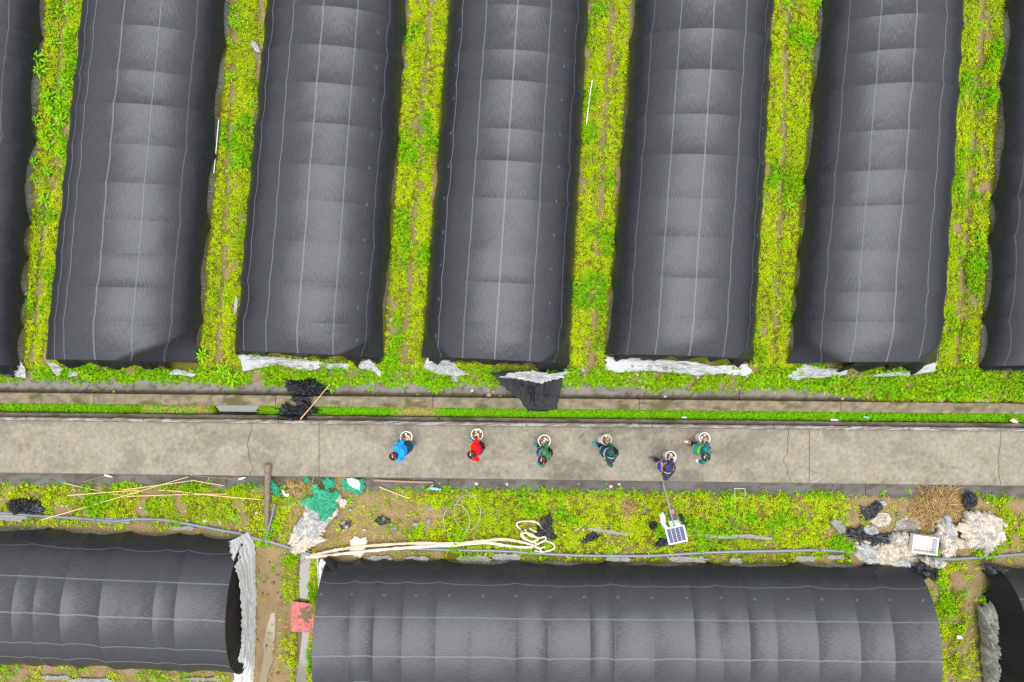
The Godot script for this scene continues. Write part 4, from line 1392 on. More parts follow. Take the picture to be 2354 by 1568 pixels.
func build_bank() -> void:
	# hoses
	var hose_a := [[-140, 1172], [0, 1175.5], [103, 1183], [233, 1192], [272, 1194.6], [323, 1190], [380, 1192], [440, 1202.5], [517, 1216.7], [551, 1222], [581, 1231], [643, 1248], [711, 1270], [722, 1275]]
	var hose_b := [[716, 1275], [800, 1268], [880, 1260], [948, 1257.4], [1052, 1260.5], [1155, 1263.6], [1259, 1270], [1340, 1273.5], [1436, 1274.4], [1498, 1273.8], [1635, 1266], [1781, 1262.5], [1902, 1262], [2024, 1271.3], [2145, 1281], [2218, 1280], [2353, 1269.5], [2480, 1262]]
	for h in [[hose_a, "black hose running along the tunnel with the clear film mouth"], [hose_b, "long black hose running under the pale tape and past the solar panel"]]:
		var pts := []
		for q in h[0]:
			var p := gp(q[0], q[1], 0.055)
			p.y = maxf(p.y, 0.07)
			pts.append(p)
		one("water_hose", tube(smooth_path(pts, 8), 0.048, 0.048, 10), M.hose, Vector3.ZERO, h[1], "hose")
	# log across the lane edge, pipes
	var lg := thing("log", P(616, 1068, 0.28), "thick brown log lying from the lane edge down the bank", "log")
	var la := P(616, 1068, 0.285)
	var lb := P(613.5, 1204, 0.10)
	var lp := []
	for k in 13:
		var p := la.lerp(lb, k / 12.0) - la
		p.x += 0.006 * nw.get_noise_2d(k * 60.0, 4.0)
		lp.append(p)
	part(lg, "bark", tube(lp, 0.092, 0.078, 14), M.log)
	part(lg, "cut_end", tube([Vector3(0, 0, -0.006), Vector3(0, 0, 0.004)], 0.084, 0.084, 14), M.old_wood)
	lg.position = la
	stick([638.5, 1151], [613.7, 1238], 0.036, 0.034, "hose", "straight black pipe leaning from the bank onto the black hose", "pipe", "pipe", "", 0.22, 0.10)
	stick([598, 1214.5], [634, 1214.5], 0.028, 0.028, "hose", "short grey pipe stub crossed by a black pipe", "pipe", "pipe", "", 0.03, 0.03)
	# bamboo sticks on the weeds
	var B := "bamboo sticks lying on the bank beside the lane"
	stick([164, 1135], [327, 1123], 0.016, 0.012, "bamboo", "pale bamboo stick crossed by a longer stick near the lane", "bamboo_stick", "stick", B, 0.10, 0.13)
	stick([289, 1122.5], [452, 1101], 0.016, 0.010, "bamboo", "bamboo stick pointing from the weeds up to the thin brown rods", "bamboo_stick", "stick", B, 0.12, 0.16)
	stick([104, 1191], [440, 1092], 0.017, 0.010, "bamboo", "longest bamboo stick, slanting from the hose to the lane", "bamboo_stick", "stick", B, 0.10, 0.2)
	stick([150, 1109], [300, 1137], 0.012, 0.008, "bamboo", "thin bamboo twig sloping down from the footing strip", "bamboo_stick", "stick", B, 0.08, 0.10)
	stick([300, 1137], [528, 1132], 0.013, 0.012, "bamboo", "bamboo stick lying level below the other sticks", "bamboo_stick", "stick", B, 0.11, 0.10)
	stick([372, 1123], [430, 1126], 0.014, 0.013, "bamboo", "short bamboo end bedded in clover between longer sticks", "bamboo_stick", "stick", B, 0.12, 0.12)
	stick([425, 1127], [604, 1145], 0.014, 0.014, "bamboo", "bamboo stick pointing at the log", "bamboo_stick", "stick", B, 0.12, 0.08)
	stick([445, 1101], [516, 1115], 0.012, 0.012, "bamboo", "bamboo rod under the tuft beside the thin brown rods", "bamboo_stick", "stick", B, 0.15, 0.08)
	stick([440, 1092], [545, 1103], 0.009, 0.009, "old_wood", "thin brown rod bundled with another at the lane edge", "rod", "stick", B, 0.08, 0.06)
	stick([508, 1095], [565, 1103], 0.009, 0.009, "old_wood", "shorter brown rod beside a glass scrap at the lane edge", "rod", "stick", B, 0.08, 0.06)
	stick([190, 1108], [262, 1089], 0.010, 0.008, "old_wood", "brown twig on the footing strip beside a pale bottle", "rod", "stick", B, 0.03, 0.03)
	stick([873, 1118], [942, 1143], 0.018, 0.014, "bamboo", "cut bamboo stick slanting into clover beyond the green mesh", "bamboo_stick", "stick", B, 0.08, 0.06)
	stick([860, 1103], [996, 1108], 0.035, 0.03, "old_wood", "dark reddish timber lying on the footing strip", "timber", "timber", "", 0.05, 0.05)
	stick([984, 1126], [996, 1114], 0.02, 0.02, "pale_stone", "short pale lath on brown leaves on the footing strip", "lath", "lath", "", 0.04, 0.04)
	stick([684, 1300], [727, 1275], 0.012, 0.008, "old_wood", "thin dark stick lying across the ditch by the pale tape", "stick", "stick", "", 0.10, 0.10)
	stick([705, 955], [765, 879], 0.014, 0.010, "bamboo", "bamboo stick lying over the black plastic across the drain", "bamboo_stick", "stick", "", 0.62, 0.30)
	stick([1668, 1094], [1677, 1078], 0.01, 0.01, "old_wood", "small reddish stick lying on the lane near the pink boots", "stick", "stick", "", 0.24, 0.24)
	# thin white rods between tunnels
	stick([507, 278], [496, 400], 0.014, 0.014, "panel_back", "thin white rod in clover beside the tunnel with the diagonal fold", "rod", "rod", "", 0.10, 0.10)
	stick([1360, 188], [1347, 288], 0.014, 0.014, "panel_back", "thin white rod in clover beside the tunnel with the triangular sheet", "rod", "rod", "", 0.10, 0.10)
	stick([585, 255], [575, 330], 0.008, 0.008, "grey_stone", "thin grey rod along the furrow near a white rod", "rod", "rod", "", 0.06, 0.06)
	# pale flat tape, two runs and a tangled heap
	var runs := [
		[[711, 1275], [745, 1265], [790, 1257], [831, 1251], [900, 1246], [976, 1242.5], [1052, 1243.5], [1100, 1239], [1155, 1234.5], [1197, 1240.5], [1225, 1247]],
		[[705, 1277], [745, 1272], [800, 1266], [880, 1258], [948, 1252], [1052, 1246.5], [1114, 1242], [1160, 1248], [1197, 1251.5], [1225, 1252]]]
	var kinds := ["tan flat tape run lying above the whiter run", "creamy white flat tape run lying beside the black hose"]
	for k in 2:
		var pts := []
		for q in runs[k]: pts.append(gp(q[0], q[1], 0.13 + 0.02 * k))
		one("tape_run", flat_ribbon(smooth_path(pts, 6), 0.078, 0.04, k), M.tape if k == 0 else M.cream_plastic, Vector3.ZERO, kinds[k], "tape")
	var knot := thing("tape_tangle", gp(1222, 1228), "tangled heap of cream flat tape with open loops beside black plastic", "tape")
	var loops := [
		[[1196, 1212], [1188, 1203], [1192, 1196], [1215, 1194], [1232, 1196], [1243, 1206], [1245, 1214], [1238, 1220], [1224, 1214], [1216, 1208]],
		[[1200, 1214], [1198, 1226], [1206, 1234], [1222, 1240], [1236, 1244], [1250, 1238], [1262, 1240], [1272, 1246], [1273, 1254], [1262, 1260], [1246, 1264], [1228, 1260]],
		[[1206, 1210], [1214, 1222], [1228, 1228], [1242, 1230], [1253, 1228], [1252, 1236], [1240, 1242], [1228, 1248], [1240, 1254], [1252, 1250]],
		[[1192, 1236], [1208, 1240], [1226, 1246], [1240, 1254], [1244, 1262]],
		[[1196, 1218], [1210, 1216], [1226, 1222], [1236, 1232], [1222, 1236], [1206, 1228], [1200, 1218]]]
	for k in loops.size():
		var pts := []
		for q in loops[k]: pts.append(gp(q[0], q[1], 0.09 + 0.035 * k + 0.03 * rng.randf()) - knot.position)
		part(knot, "tape_loop", flat_ribbon(smooth_path(pts, 5), 0.048, 0.03, k + 4), M.cream_plastic)
	# old beige film and cloth
	var OLD := "discarded film and cloth"
	film([[664, 1246], [672, 1232], [684, 1222], [690, 1205], [700, 1196], [704, 1184], [700, 1172], [702, 1160], [712, 1158], [720, 1166], [730, 1160], [736, 1172], [745, 1182], [742, 1196], [732, 1212], [722, 1228], [712, 1246], [702, 1256], [684, 1252]], "dirty beige cloth heap sliding down to the black hose", "old_film", 0.15, 1.7, 0.08, 0.03, "cloth_heap", "cloth", OLD, Vector2(0.6, 1.3), 0.11, false, 7)
	film([[672, 1248], [690, 1240], [708, 1230], [724, 1214], [736, 1198], [750, 1186], [764, 1172], [776, 1166], [784, 1170], [776, 1182], [760, 1198], [748, 1216], [734, 1232], [722, 1246], [708, 1258], [690, 1256]], "long twisted beige cloth tail under the green mesh", "old_film", 0.09, 2.4, 0.16, 0.05, "cloth_tail", "cloth", OLD, Vector2(0.6, 1.4), 0.09, false, 5)
	film([[718, 1150], [728, 1142], [736, 1150], [742, 1162], [738, 1180], [728, 1178], [722, 1166]], "stained greyish rag twisted beside the green mesh", "old_film", 0.08, 3.0, 0.08, 0.04, "rag", "cloth", OLD, Vector2(0.5, 1.3), 0.12)
	film([[770, 1148], [782, 1142], [797, 1146], [802, 1152], [792, 1166], [784, 1164]], "square beige cloth flap next to the green mesh", "old_film", 0.04, 2.0, 0.05, 0.06, "rag", "cloth", OLD, Vector2(0.5, 1.3), 0.12)
	film([[756, 1166], [764, 1154], [774, 1140], [782, 1134], [788, 1140], [778, 1152], [768, 1166]], "thin twisted beige strip lying on green mesh", "old_film", 0.05, 3.0, 0.06, 0.12, "rag", "cloth", OLD, Vector2(0.5, 1.3), 0.12)
	# green mesh
	var GR := "green mesh scraps"
	film([[716, 1150], [724, 1134], [734, 1128], [748, 1124], [760, 1122], [764, 1130], [780, 1124], [786, 1136], [776, 1150], [770, 1164], [762, 1178], [750, 1196], [744, 1202], [736, 1190], [736, 1172], [726, 1166], [716, 1162]], "largest crumpled green mesh heap on the beige cloth", "green_mesh", 0.13, 2.2, 0.12, 0.10, "green_net", "mesh", GR, Vector2(0.7, 1.2), 0.11, false, 6)
	film([[740, 1100], [752, 1097], [772, 1098], [776, 1110], [764, 1122], [752, 1126], [744, 1114]], "green mesh wad pushed against the lane edge", "green_mesh", 0.08, 2.5, 0.12, 0.05, "green_net", "mesh", GR, Vector2(0.7, 1.2), 0.11, false, 6)
	film([[782, 1100], [796, 1098], [812, 1104], [834, 1106], [838, 1118], [832, 1134], [820, 1138], [800, 1128], [788, 1118]], "green mesh scrap half covered by white cloth", "green_mesh", 0.08, 2.5, 0.08, 0.05, "green_net", "mesh", GR, Vector2(0.7, 1.2), 0.11, false, 6)
	film([[623, 1098], [632, 1108], [644, 1122], [646, 1136], [636, 1140], [625, 1134], [620, 1116]], "green mesh scrap tucked beside the log", "green_mesh", 0.08, 2.5, 0.10, 0.04, "green_net", "mesh", GR, Vector2(0.7, 1.2), 0.11, false, 6)
	film([[692, 1096], [712, 1096], [714, 1106], [706, 1110], [698, 1104]], "small green mesh corner poking from under the lane", "green_mesh", 0.05, 2.5, 0.05, 0.03, "green_net", "mesh", GR, Vector2(0.7, 1.2), 0.11, false, 6)
	var WH := "white cloth and paper scraps"
	film([[796, 1100], [808, 1098], [824, 1104], [830, 1112], [826, 1126], [812, 1122], [800, 1112]], "white cloth folded over green mesh", "white_cloth", 0.05, 2.0, 0.08, 0.16, "white_cloth", "cloth", WH)
	film([[648, 1124], [654, 1126], [658, 1132], [666, 1134], [664, 1142], [654, 1138]], "little white cloth strip beside the log scrap", "white_cloth", 0.04, 3.0, 0.03, 0.05, "white_scrap", "cloth", WH)
	film([[706, 1146], [712, 1142], [718, 1150], [716, 1160], [710, 1158]], "small white scrap above the beige cloth heap", "white_cloth", 0.03, 3.0, 0.03, 0.06, "white_scrap", "cloth", WH)
	film([[734, 1152], [742, 1150], [746, 1158], [738, 1164], [732, 1160]], "white scrap tucked at the corner of the green heap", "white_cloth", 0.03, 3.0, 0.03, 0.12, "white_scrap", "cloth", WH)
	# white sack under the tape, sack by the panel
	film([[806, 1240], [818, 1231], [830, 1236], [842, 1232], [846, 1244], [842, 1256], [840, 1268], [830, 1280], [812, 1276], [802, 1270], [806, 1256]], "cream sack lying flat under the tape runs", "cream_plastic", 0.05, 1.8, 0.05, 0.04, "sack", "sack")
	film([[1514, 1180], [1522, 1174], [1528, 1182], [1526, 1196], [1530, 1208], [1540, 1216], [1534, 1220], [1522, 1212], [1516, 1198]], "white sack slumped against the solar panel", "white_cloth", 0.06, 2.6, 0.10, 0.05, "sack", "sack")
	# black plastic heaps
	var BP := "crumpled black plastic"
	film([[656, 884], [664, 874], [690, 872], [716, 868], [735, 874], [750, 888], [758, 900], [745, 906], [722, 906], [700, 906], [680, 902], [664, 896]], "large crinkled black plastic heap at the weeds' edge above the drain wall", "black_plastic", 0.13, 4.6, 0.16, 0.03, "black_plastic", "plastic", BP, Vector2.ONE, 0.24, true, 4)
	film([[676, 905], [700, 904], [726, 906], [722, 920], [716, 930], [700, 934], [688, 924]], "greyish thin black plastic stretched over the drain wall coping", "black_plastic", 0.06, 4.5, 0.02, 0.02, "black_plastic", "plastic", BP, Vector2.ONE, 0.24, true, 4)
	film([[648, 938], [664, 928], [690, 930], [718, 926], [722, 936], [734, 944], [728, 950], [712, 950], [690, 960], [660, 964], [644, 962], [642, 948]], "crinkled black plastic heap spilling down into the drain", "black_plastic", 0.12, 4.6, 0.14, 0.02, "black_plastic", "plastic", BP, Vector2.ONE, 0.24, true, 4)
	film([[22, 1168], [30, 1152], [48, 1144], [76, 1146], [96, 1152], [106, 1168], [98, 1180], [76, 1178], [54, 1176], [36, 1176]], "tangled black plastic strips grown through with grass", "black_plastic", 0.12, 4.6, 0.10, 0.03, "black_plastic", "plastic", BP, Vector2.ONE, 0.24, false, 4)
	film([[1232, 1208], [1244, 1200], [1254, 1188], [1272, 1192], [1264, 1204], [1268, 1220], [1284, 1232], [1272, 1238], [1252, 1236], [1240, 1226]], "black plastic clump behind the tape tangle", "black_plastic", 0.09, 4.4, 0.08, 0.03, "black_plastic", "plastic", BP, Vector2.ONE, 0.24, false, 4)
	film([[1330, 1238], [1350, 1228], [1372, 1222], [1382, 1228], [1370, 1236], [1350, 1244], [1336, 1246]], "thin black plastic shreds on clover beyond the tape tangle", "black_plastic", 0.06, 4.6, 0.04, 0.03, "black_plastic", "plastic", BP, Vector2.ONE, 0.24, false, 4)
	film([[1490, 1204], [1500, 1196], [1512, 1204], [1508, 1214], [1496, 1216]], "small black plastic knot in clover left by the solar panel", "black_plastic", 0.06, 4.6, 0.05, 0.03, "black_plastic", "plastic", BP, Vector2.ONE, 0.24, false, 4)
	film([[1510, 1236], [1524, 1226], [1540, 1232], [1540, 1246], [1524, 1252], [1508, 1250]], "black plastic shreds partly under the solar panel", "black_plastic", 0.07, 4.6, 0.06, 0.03, "black_plastic", "plastic", BP, Vector2.ONE, 0.24, false, 4)
	film([[1928, 1218], [1948, 1212], [1980, 1222], [2010, 1228], [2040, 1222], [2050, 1236], [2044, 1250], [2020, 1244], [1980, 1240], [1946, 1232]], "black plastic strip running between beige film heaps", "black_plastic", 0.08, 4.4, 0.06, 0.04, "black_plastic", "plastic", BP, Vector2.ONE, 0.24, false, 4)
	film([[1976, 1186], [1996, 1160], [2012, 1150], [2030, 1156], [2024, 1170], [2000, 1182], [1984, 1196]], "curled black plastic strands on the brown litter", "black_plastic", 0.07, 4.6, 0.05, 0.03, "black_plastic", "plastic", BP, Vector2.ONE, 0.24, false, 4)
	film([[2210, 1140], [2224, 1128], [2240, 1138], [2236, 1160], [2224, 1172], [2212, 1160]], "black plastic behind the big pale film bundle", "black_plastic", 0.08, 4.4, 0.08, 0.03, "black_plastic", "plastic", BP, Vector2.ONE, 0.24, false, 4)
	film([[862, 1196], [872, 1186], [900, 1192], [898, 1200], [876, 1206]], "faded black plastic patch on brown litter", "black_plastic", 0.04, 4.4, 0.03, 0.02, "black_plastic", "plastic", BP, Vector2.ONE, 0.24, false, 4)
	film([[780, 1204], [800, 1196], [815, 1202], [800, 1212], [786, 1216]], "dull black plastic patch on brown litter beside grey stones", "black_plastic", 0.03, 4.4, 0.02, 0.02, "black_plastic", "plastic", BP, Vector2.ONE, 0.24, false, 4)
	# big pale film heaps
	var HP := "heaps of old pale film"
	film([[2208, 1228], [2206, 1200], [2214, 1186], [2210, 1176], [2226, 1174], [2240, 1172], [2258, 1174], [2272, 1182], [2280, 1194], [2292, 1204], [2300, 1216], [2290, 1226], [2284, 1240], [2284, 1258], [2272, 1262], [2256, 1256], [2240, 1258], [2222, 1250], [2210, 1242]], "biggest pale film bundle beside lush green clover", "old_film", 0.15, 1.7, 0.20, 0.04, "film_bundle", "plastic film", HP, Vector2(0.7, 1.15), 0.11, false, 7)
	film([[2146, 1200], [2154, 1186], [2164, 1184], [2178, 1196], [2190, 1206], [2196, 1222], [2200, 1244], [2196, 1262], [2188, 1276], [2170, 1280], [2154, 1270], [2158, 1246], [2150, 1226]], "beige film mound beside the white crate", "old_film", 0.15, 1.7, 0.14, 0.04, "film_bundle", "plastic film", HP, Vector2(0.7, 1.15), 0.11, false, 7)
	film([[1956, 1268], [1966, 1252], [1990, 1240], [2020, 1244], [2050, 1248], [2080, 1244], [2104, 1258], [2104, 1276], [2110, 1290], [2090, 1300], [2060, 1302], [2030, 1298], [2000, 1290], [1972, 1284]], "long beige film heap crossed by the black hose", "old_film", 0.15, 1.7, 0.06, 0.0, "film_bundle", "plastic film", HP, Vector2(0.7, 1.15), 0.11, false, 7)
	film([[2104, 1280], [2130, 1282], [2160, 1284], [2176, 1290], [2168, 1304], [2148, 1304], [2126, 1298]], "small beige film heap hanging toward the ditch", "old_film", 0.09, 3.0, 0.10, 0.02, "film_bundle", "plastic film", HP, Vector2(0.7, 1.15), 0.11, false, 7)
	film([[2036, 1232], [2050, 1222], [2076, 1222], [2090, 1234], [2084, 1248], [2060, 1250], [2044, 1246]], "beige film lump above the long heap next to black strips", "old_film", 0.09, 3.0, 0.12, 0.04, "film_bundle", "plastic film", HP, Vector2(0.7, 1.15), 0.11, false, 7)
	film([[1902, 1196], [1914, 1190], [1932, 1192], [1940, 1208], [1942, 1224], [1928, 1226], [1914, 1212]], "grey folded cloth lying alone on brown moss", "grey_film", 0.06, 2.0, 0.06, 0.04, "rag", "cloth", OLD, Vector2(0.5, 1.3), 0.12)
	film([[1982, 1212], [1990, 1204], [2010, 1208], [2020, 1222], [2004, 1230], [1986, 1226]], "white torn film wad among black strands", "white_film", 0.08, 3.2, 0.06, 0.04, "film_scrap", "plastic film", OLD)
	film([[1996, 1196], [2016, 1176], [2040, 1178], [2048, 1192], [2036, 1208], [2014, 1210]], "shredded pinkish film tangle on brown litter", "old_film", 0.09, 3.8, 0.05, 0.04, "film_scrap", "plastic film", OLD)
	film([[2056, 1196], [2080, 1182], [2104, 1188], [2116, 1204], [2100, 1220], [2070, 1222], [2054, 1210]], "ashy grey-pink film litter in front of the straw heap", "grey_film", 0.05, 4.4, 0.02, 0.01, "film_scrap", "plastic film", OLD)
	film([[2018, 1152], [2030, 1148], [2036, 1158], [2028, 1164]], "white film tuft at the edge of the straw", "white_film", 0.05, 3.0, 0.03, 0.04, "film_scrap", "plastic film", OLD)
	# film sheets half buried along the southern tunnels
	var BU := "buried film edges along the tunnels"
	var bur := [[0, 1186, 130, 26, "weathered grey film strip under the hose end beside moss"], [270, 1196, 70, 14, "weathered film patch under the hose bend"], [420, 1213, 60, 12, "narrow film patch between moss and net beside the hose"], [875, 1281, 60, 13, "film strip showing below the cream sack"], [960, 1282, 55, 12, "film strip with a crack between moss cushions"], [1090, 1284, 80, 18, "wide pale film strip under the tape runs"], [1165, 1279, 70, 17, "pale film strip next to a moss knob below the tangle"], [1420, 1284, 60, 12, "film strip beside the net notch below the panel"], [1580, 1284, 90, 16, "grooved pale film strip between moss cushions"], [1690, 1288, 30, 16, "square pale film piece between moss cushions"], [1850, 1283, 50, 14, "pleated film piece beside moss near the beige heap"], [1920, 1280, 40, 12, "film scrap beside moss next to the beige heap"], [130, 1556, 70, 12, "white film strip on moss below the wrinkled tunnel"], [210, 1562, 110, 12, "long dirty film strip along the picture's lower moss"], [470, 1558, 90, 8, "thin film strip on moss near the clear film band"]]
	bur[13][4] = "long dirty film strip bedded in moss by the wrinkled tunnel"
	for b in bur:
		var w: float = b[2] / 2.0
		var h: float = b[3] / 2.0
		film([[b[0] - w, b[1] - h * 0.4], [b[0] - w * 0.5, b[1] - h], [b[0] + w * 0.1, b[1] - h * 0.7], [b[0] + w * 0.6, b[1] - h], [b[0] + w, b[1]], [b[0] + w * 0.8, b[1] + h], [b[0] + w * 0.2, b[1] + h * 0.7], [b[0] - w * 0.4, b[1] + h], [b[0] - w * 0.9, b[1] + h * 0.5]], b[4], "grey_film", 0.025, 3.0, 0.0, 0.05, "film_strip", "plastic film", BU, Vector2(0.5, 1.6), 0.12)
	film([[1350, 1210], [1400, 1216], [1450, 1226], [1440, 1230], [1390, 1224], [1352, 1216]], "thin dusty film ribbon on clover right of the black clump".replace("right of", "beside"), "grey_film", 0.03, 3.0, 0.0, 0.05, "film_strip", "plastic film", BU)
	film([[1600, 1222], [1660, 1228], [1720, 1226], [1778, 1234], [1770, 1240], [1700, 1236], [1640, 1238], [1604, 1230]], "dirty film ribbon running from the solar panel through clover", "grey_film", 0.04, 3.0, 0.0, 0.05, "film_strip", "plastic film", BU)
	film([[2244, 1392], [2252, 1384], [2280, 1386], [2292, 1396], [2294, 1430], [2288, 1470], [2280, 1500], [2284, 1540], [2280, 1590], [2262, 1590], [2256, 1540], [2250, 1500], [2252, 1460], [2246, 1420]], "tall grey-green film heap slumped beside the torn tunnel end", "grey_film", 0.13, 2.4, 0.34, 0.20, "film_bundle", "plastic film", HP, Vector2(1.3, 0.7), 0.11, false, 6)
	# strips of film in the gaps of the northern tunnels
	film([[576, 104], [580, 92], [590, 98], [596, 112], [600, 120], [588, 120]], "torn white film lying in clover beside a tunnel flank", "white_film", 0.04, 3.0, 0.03, 0.05, "film_scrap", "plastic film", OLD)
	film([[540, 690], [545, 678], [549, 692], [546, 715], [541, 725], [538, 708]], "thin white film sliver in the furrow strip", "white_film", 0.03, 3.0, 0.02, 0.05, "film_scrap", "plastic film", OLD)
	film([[1320, 308], [1328, 302], [1331, 318], [1324, 326]], "small white slab scrap in the clover strip", "white_film", 0.02, 3.0, 0.02, 0.05, "film_scrap", "plastic film", OLD)
	# ring of wire / thin hose
	for c in [[1050, 1193, 30, 38, "thin grey hose ring lying on brown litter with a film scrap", 0.0105], [1075, 1175, 30, 42, "thinner grey hose ring overlapping another ring on clover", 0.009]]:
		var pts := []
		for k in 34:
			var a := TAU * k / 36.0 + 1.9
			pts.append(gp(c[0] + cos(a) * c[2], c[1] + sin(a) * c[3] * 0.95, 0.06) + Vector3(0, 0.02 * sin(a * 2.0), 0))
		one("hose_ring", tube(smooth_path(pts, 3), c[5], c[5], 6), M.steel, Vector3.ZERO, c[4], "hose")
	# red board bridging the ditch, with mud on it
	var rb := thing("board", P(686, 1420, 0.0), "red board laid across the ditch, smeared with mud", "board")
	var q := [P(669, 1382, 0.05), P(727, 1389, 0.05), P(723, 1455, 0.05), P(650, 1451, 0.05)]
	var bs := Shape.new()
	var dn := Vector3(0, -0.025, 0)
	bs.quad(q[0], q[3], q[2], q[1])
	for k in 4: bs.quad(q[k], q[(k + 1) % 4], q[(k + 1) % 4] + dn, q[k] + dn)
	for k in bs.v.size(): bs.v[k] -= rb.position
	part(rb, "panel", arrays(bs.v, bs.i), M.red_board)
	film([[690, 1396], [706, 1390], [726, 1394], [724, 1420], [716, 1430], [722, 1444], [706, 1434], [692, 1428], [680, 1418], [684, 1404]], "brown mud smeared over the red board", "mud", 0.03, 3.0, 0.025, 0.045, "mud_patch", "mud")
	# solar panel on its leaning pole
	var sp := thing("solar_panel", P(1524, 1108, 0.0), "small solar panel on a leaning pole with a grey battery box", "solar panel")
	var base := sp.position
	var top := P(1551, 1214, 1.28)
	part(sp, "pole", tube([Vector3(0, -0.05, 0), (top - base) * 0.5, top - base], 0.024, 0.022, 8), M.steel)
	var cr := [P(1529, 1215.8, 1.45), P(1571.7, 1206.7, 1.45), P(1581.9, 1244, 1.22), P(1538.4, 1251.6, 1.22)]
	var ex: Vector3 = (cr[1] - cr[0])
	var ez: Vector3 = (cr[3] - cr[0])
	var nrm: Vector3 = ez.cross(ex).normalized()
	if nrm.y < 0: nrm = -nrm
	var C := []
	C = [cr[0] - base, cr[0] + ex - base, cr[0] + ex + ez - base, cr[0] + ez - base]
	var back := Shape.new()
	back.quad(C[0], C[3], C[2], C[1])
	part(sp, "back_sheet", arrays(back.v, back.i), M.panel_back)
	var rim := [[C[0], C[1]], [C[1], C[2]], [C[2], C[3]], [C[3], C[0]]]
	for e in rim:
		part(sp, "frame_bar", tube([e[0] + nrm * 0.006, e[1] + nrm * 0.006], 0.017, 0.017, 4), M.white_plastic)
	var cellm := Shape.new()
	var dx := ex * 0.205
	var dz := ez * 0.088
	cellm.quad(Vector3.ZERO, dz, dz + dx, dx)
	var cm := arrays(cellm.v, cellm.i)
	for i in 4:
		for j in 9:
			part(sp, "solar_cell", cm, M.panel_cell, C[0] + ex * (0.06 + 0.225 * i) + ez * (0.06 + 0.0995 * j) + nrm * 0.004)
	var bb := part(sp, "battery_box", box(Vector3(0.20, 0.14, 0.32), 0.012), M.box_grey, P(1545, 1183, 0.72) - base)
	bb.basis = Basis(Vector3.UP, 0.22) * Basis(Vector3.RIGHT, -0.5)
	var lab := part(bb, "label", box(Vector3(0.13, 0.004, 0.11)), M.red_label, Vector3(-0.01, 0.141, -0.05))
	lab.name = "label"
	film([[1532, 1196], [1540, 1186], [1556, 1188], [1568, 1204], [1556, 1212], [1540, 1214]], "pale green plastic tray scraps at the foot of the solar panel", "pale_green", 0.08, 2.2, 0.10, 0.04, "plastic_scrap", "plastic")
	film([[1558, 1182], [1566, 1178], [1572, 1196], [1576, 1206], [1566, 1204]], "dark green bag scrap behind the battery box", "black_plastic", 0.08, 3.0, 0.08, 0.05, "plastic_scrap", "plastic")
	# small torn bits in the litter
	var bits := [[2010, 1182, 9], [2034, 1196, 8], [2062, 1178, 6], [2076, 1206, 8], [2110, 1212, 7], [2094, 1226, 9], [2052, 1214, 6], [1996, 1214, 7], [2120, 1196, 6], [2198, 1172, 7], [2204, 1256, 8], [2302, 1196, 7], [2292, 1248, 8], [1964, 1246, 7], [1948, 1240, 6], [2140, 1216, 8], [2080, 1190, 6], [738, 1206, 6], [808, 1170, 6], [838, 1216, 6], [905, 1212, 9], [956, 1204, 10], [668, 1160, 5], [770, 1190, 6]]
	for k in bits.size():
		var b: Array = bits[k]
		var pl := []
		for j in 7:
			var an := TAU * j / 7.0 + k
			var rad: float = b[2] * rng.randf_range(0.45, 1.1)
			pl.append([b[0] + cos(an) * rad * 1.2, b[1] + sin(an) * rad * 0.75])
		var tone: String = ["white_film", "old_film", "grey_film"][k % 3]
		film(pl, "%s torn film bit in the litter beside %s" % [["whitish", "beige", "greyish"][k % 3] if b[2] < 8 else ["larger whitish", "larger beige", "larger greyish"][k % 3], nearest(b[0], b[1])], tone, 0.05, 3.0, 0.03, 0.03, "film_scrap", "plastic film", "torn bits in the litter", Vector2.ONE, 0.2)
	crate()

func crate() -> void:
	var c := [P(2103, 1233, 0.5), P(2158, 1240, 0.5), P(2156, 1276, 0.5), P(2101, 1270, 0.5)]
	var mid: Vector3 = (c[0] + c[1] + c[2] + c[3]) / 4.0
	var t := thing("crate", Vector3(mid.x, 0.26, mid.z), "white plastic crate with a slotted bottom on the beige film", "crate")
	var lx: float = c[0].distance_to(c[1])
	var lz: float = c[0].distance_to(c[3])
	t.rotation.y = -atan2(c[1].z - c[0].z, c[1].x - c[0].x)
	var hh := 0.2
	part(t, "wall", box(Vector3(lx, hh, 0.015)), M.white_plastic, Vector3(0, 0, -lz / 2))
	part(t, "wall", box(Vector3(lx, hh, 0.015)), M.white_plastic, Vector3(0, 0, lz / 2))
	part(t, "wall", box(Vector3(0.015, hh, lz - 0.016)), M.white_plastic, Vector3(-lx / 2 + 0.007, 0, 0))
	part(t, "wall", box(Vector3(0.015, hh, lz - 0.016)), M.white_plastic, Vector3(lx / 2 - 0.007, 0, 0))
	for s in [-1, 1]:
		part(t, "rim", box(Vector3(lx + 0.05, 0.02, 0.035), 0.004), M.white_plastic, Vector3(0, hh - 0.01, s * (lz / 2 + 0.005)))
		part(t, "rim", box(Vector3(0.035, 0.02, lz - 0.02), 0.004), M.white_plastic, Vector3(s * (lx / 2 + 0.005), hh - 0.012, 0))
	part(t, "bottom", box(Vector3(lx - 0.03, 0.003, lz - 0.03)), M.tape, Vector3(0, -0.001, 0))
	for k in 9: part(t, "bottom_slat", box(Vector3(0.03, 0.012, lz - 0.03)), M.white_plastic, Vector3(lerpf(-lx / 2 + 0.05, lx / 2 - 0.05, k / 8.0), 0.004, 0))
	for k in 6: part(t, "bottom_slat", box(Vector3(lx - 0.03, 0.010, 0.022)), M.white_plastic, Vector3(0, 0.017, lerpf(-lz / 2 + 0.05, lz / 2 - 0.05, k / 5.0)))

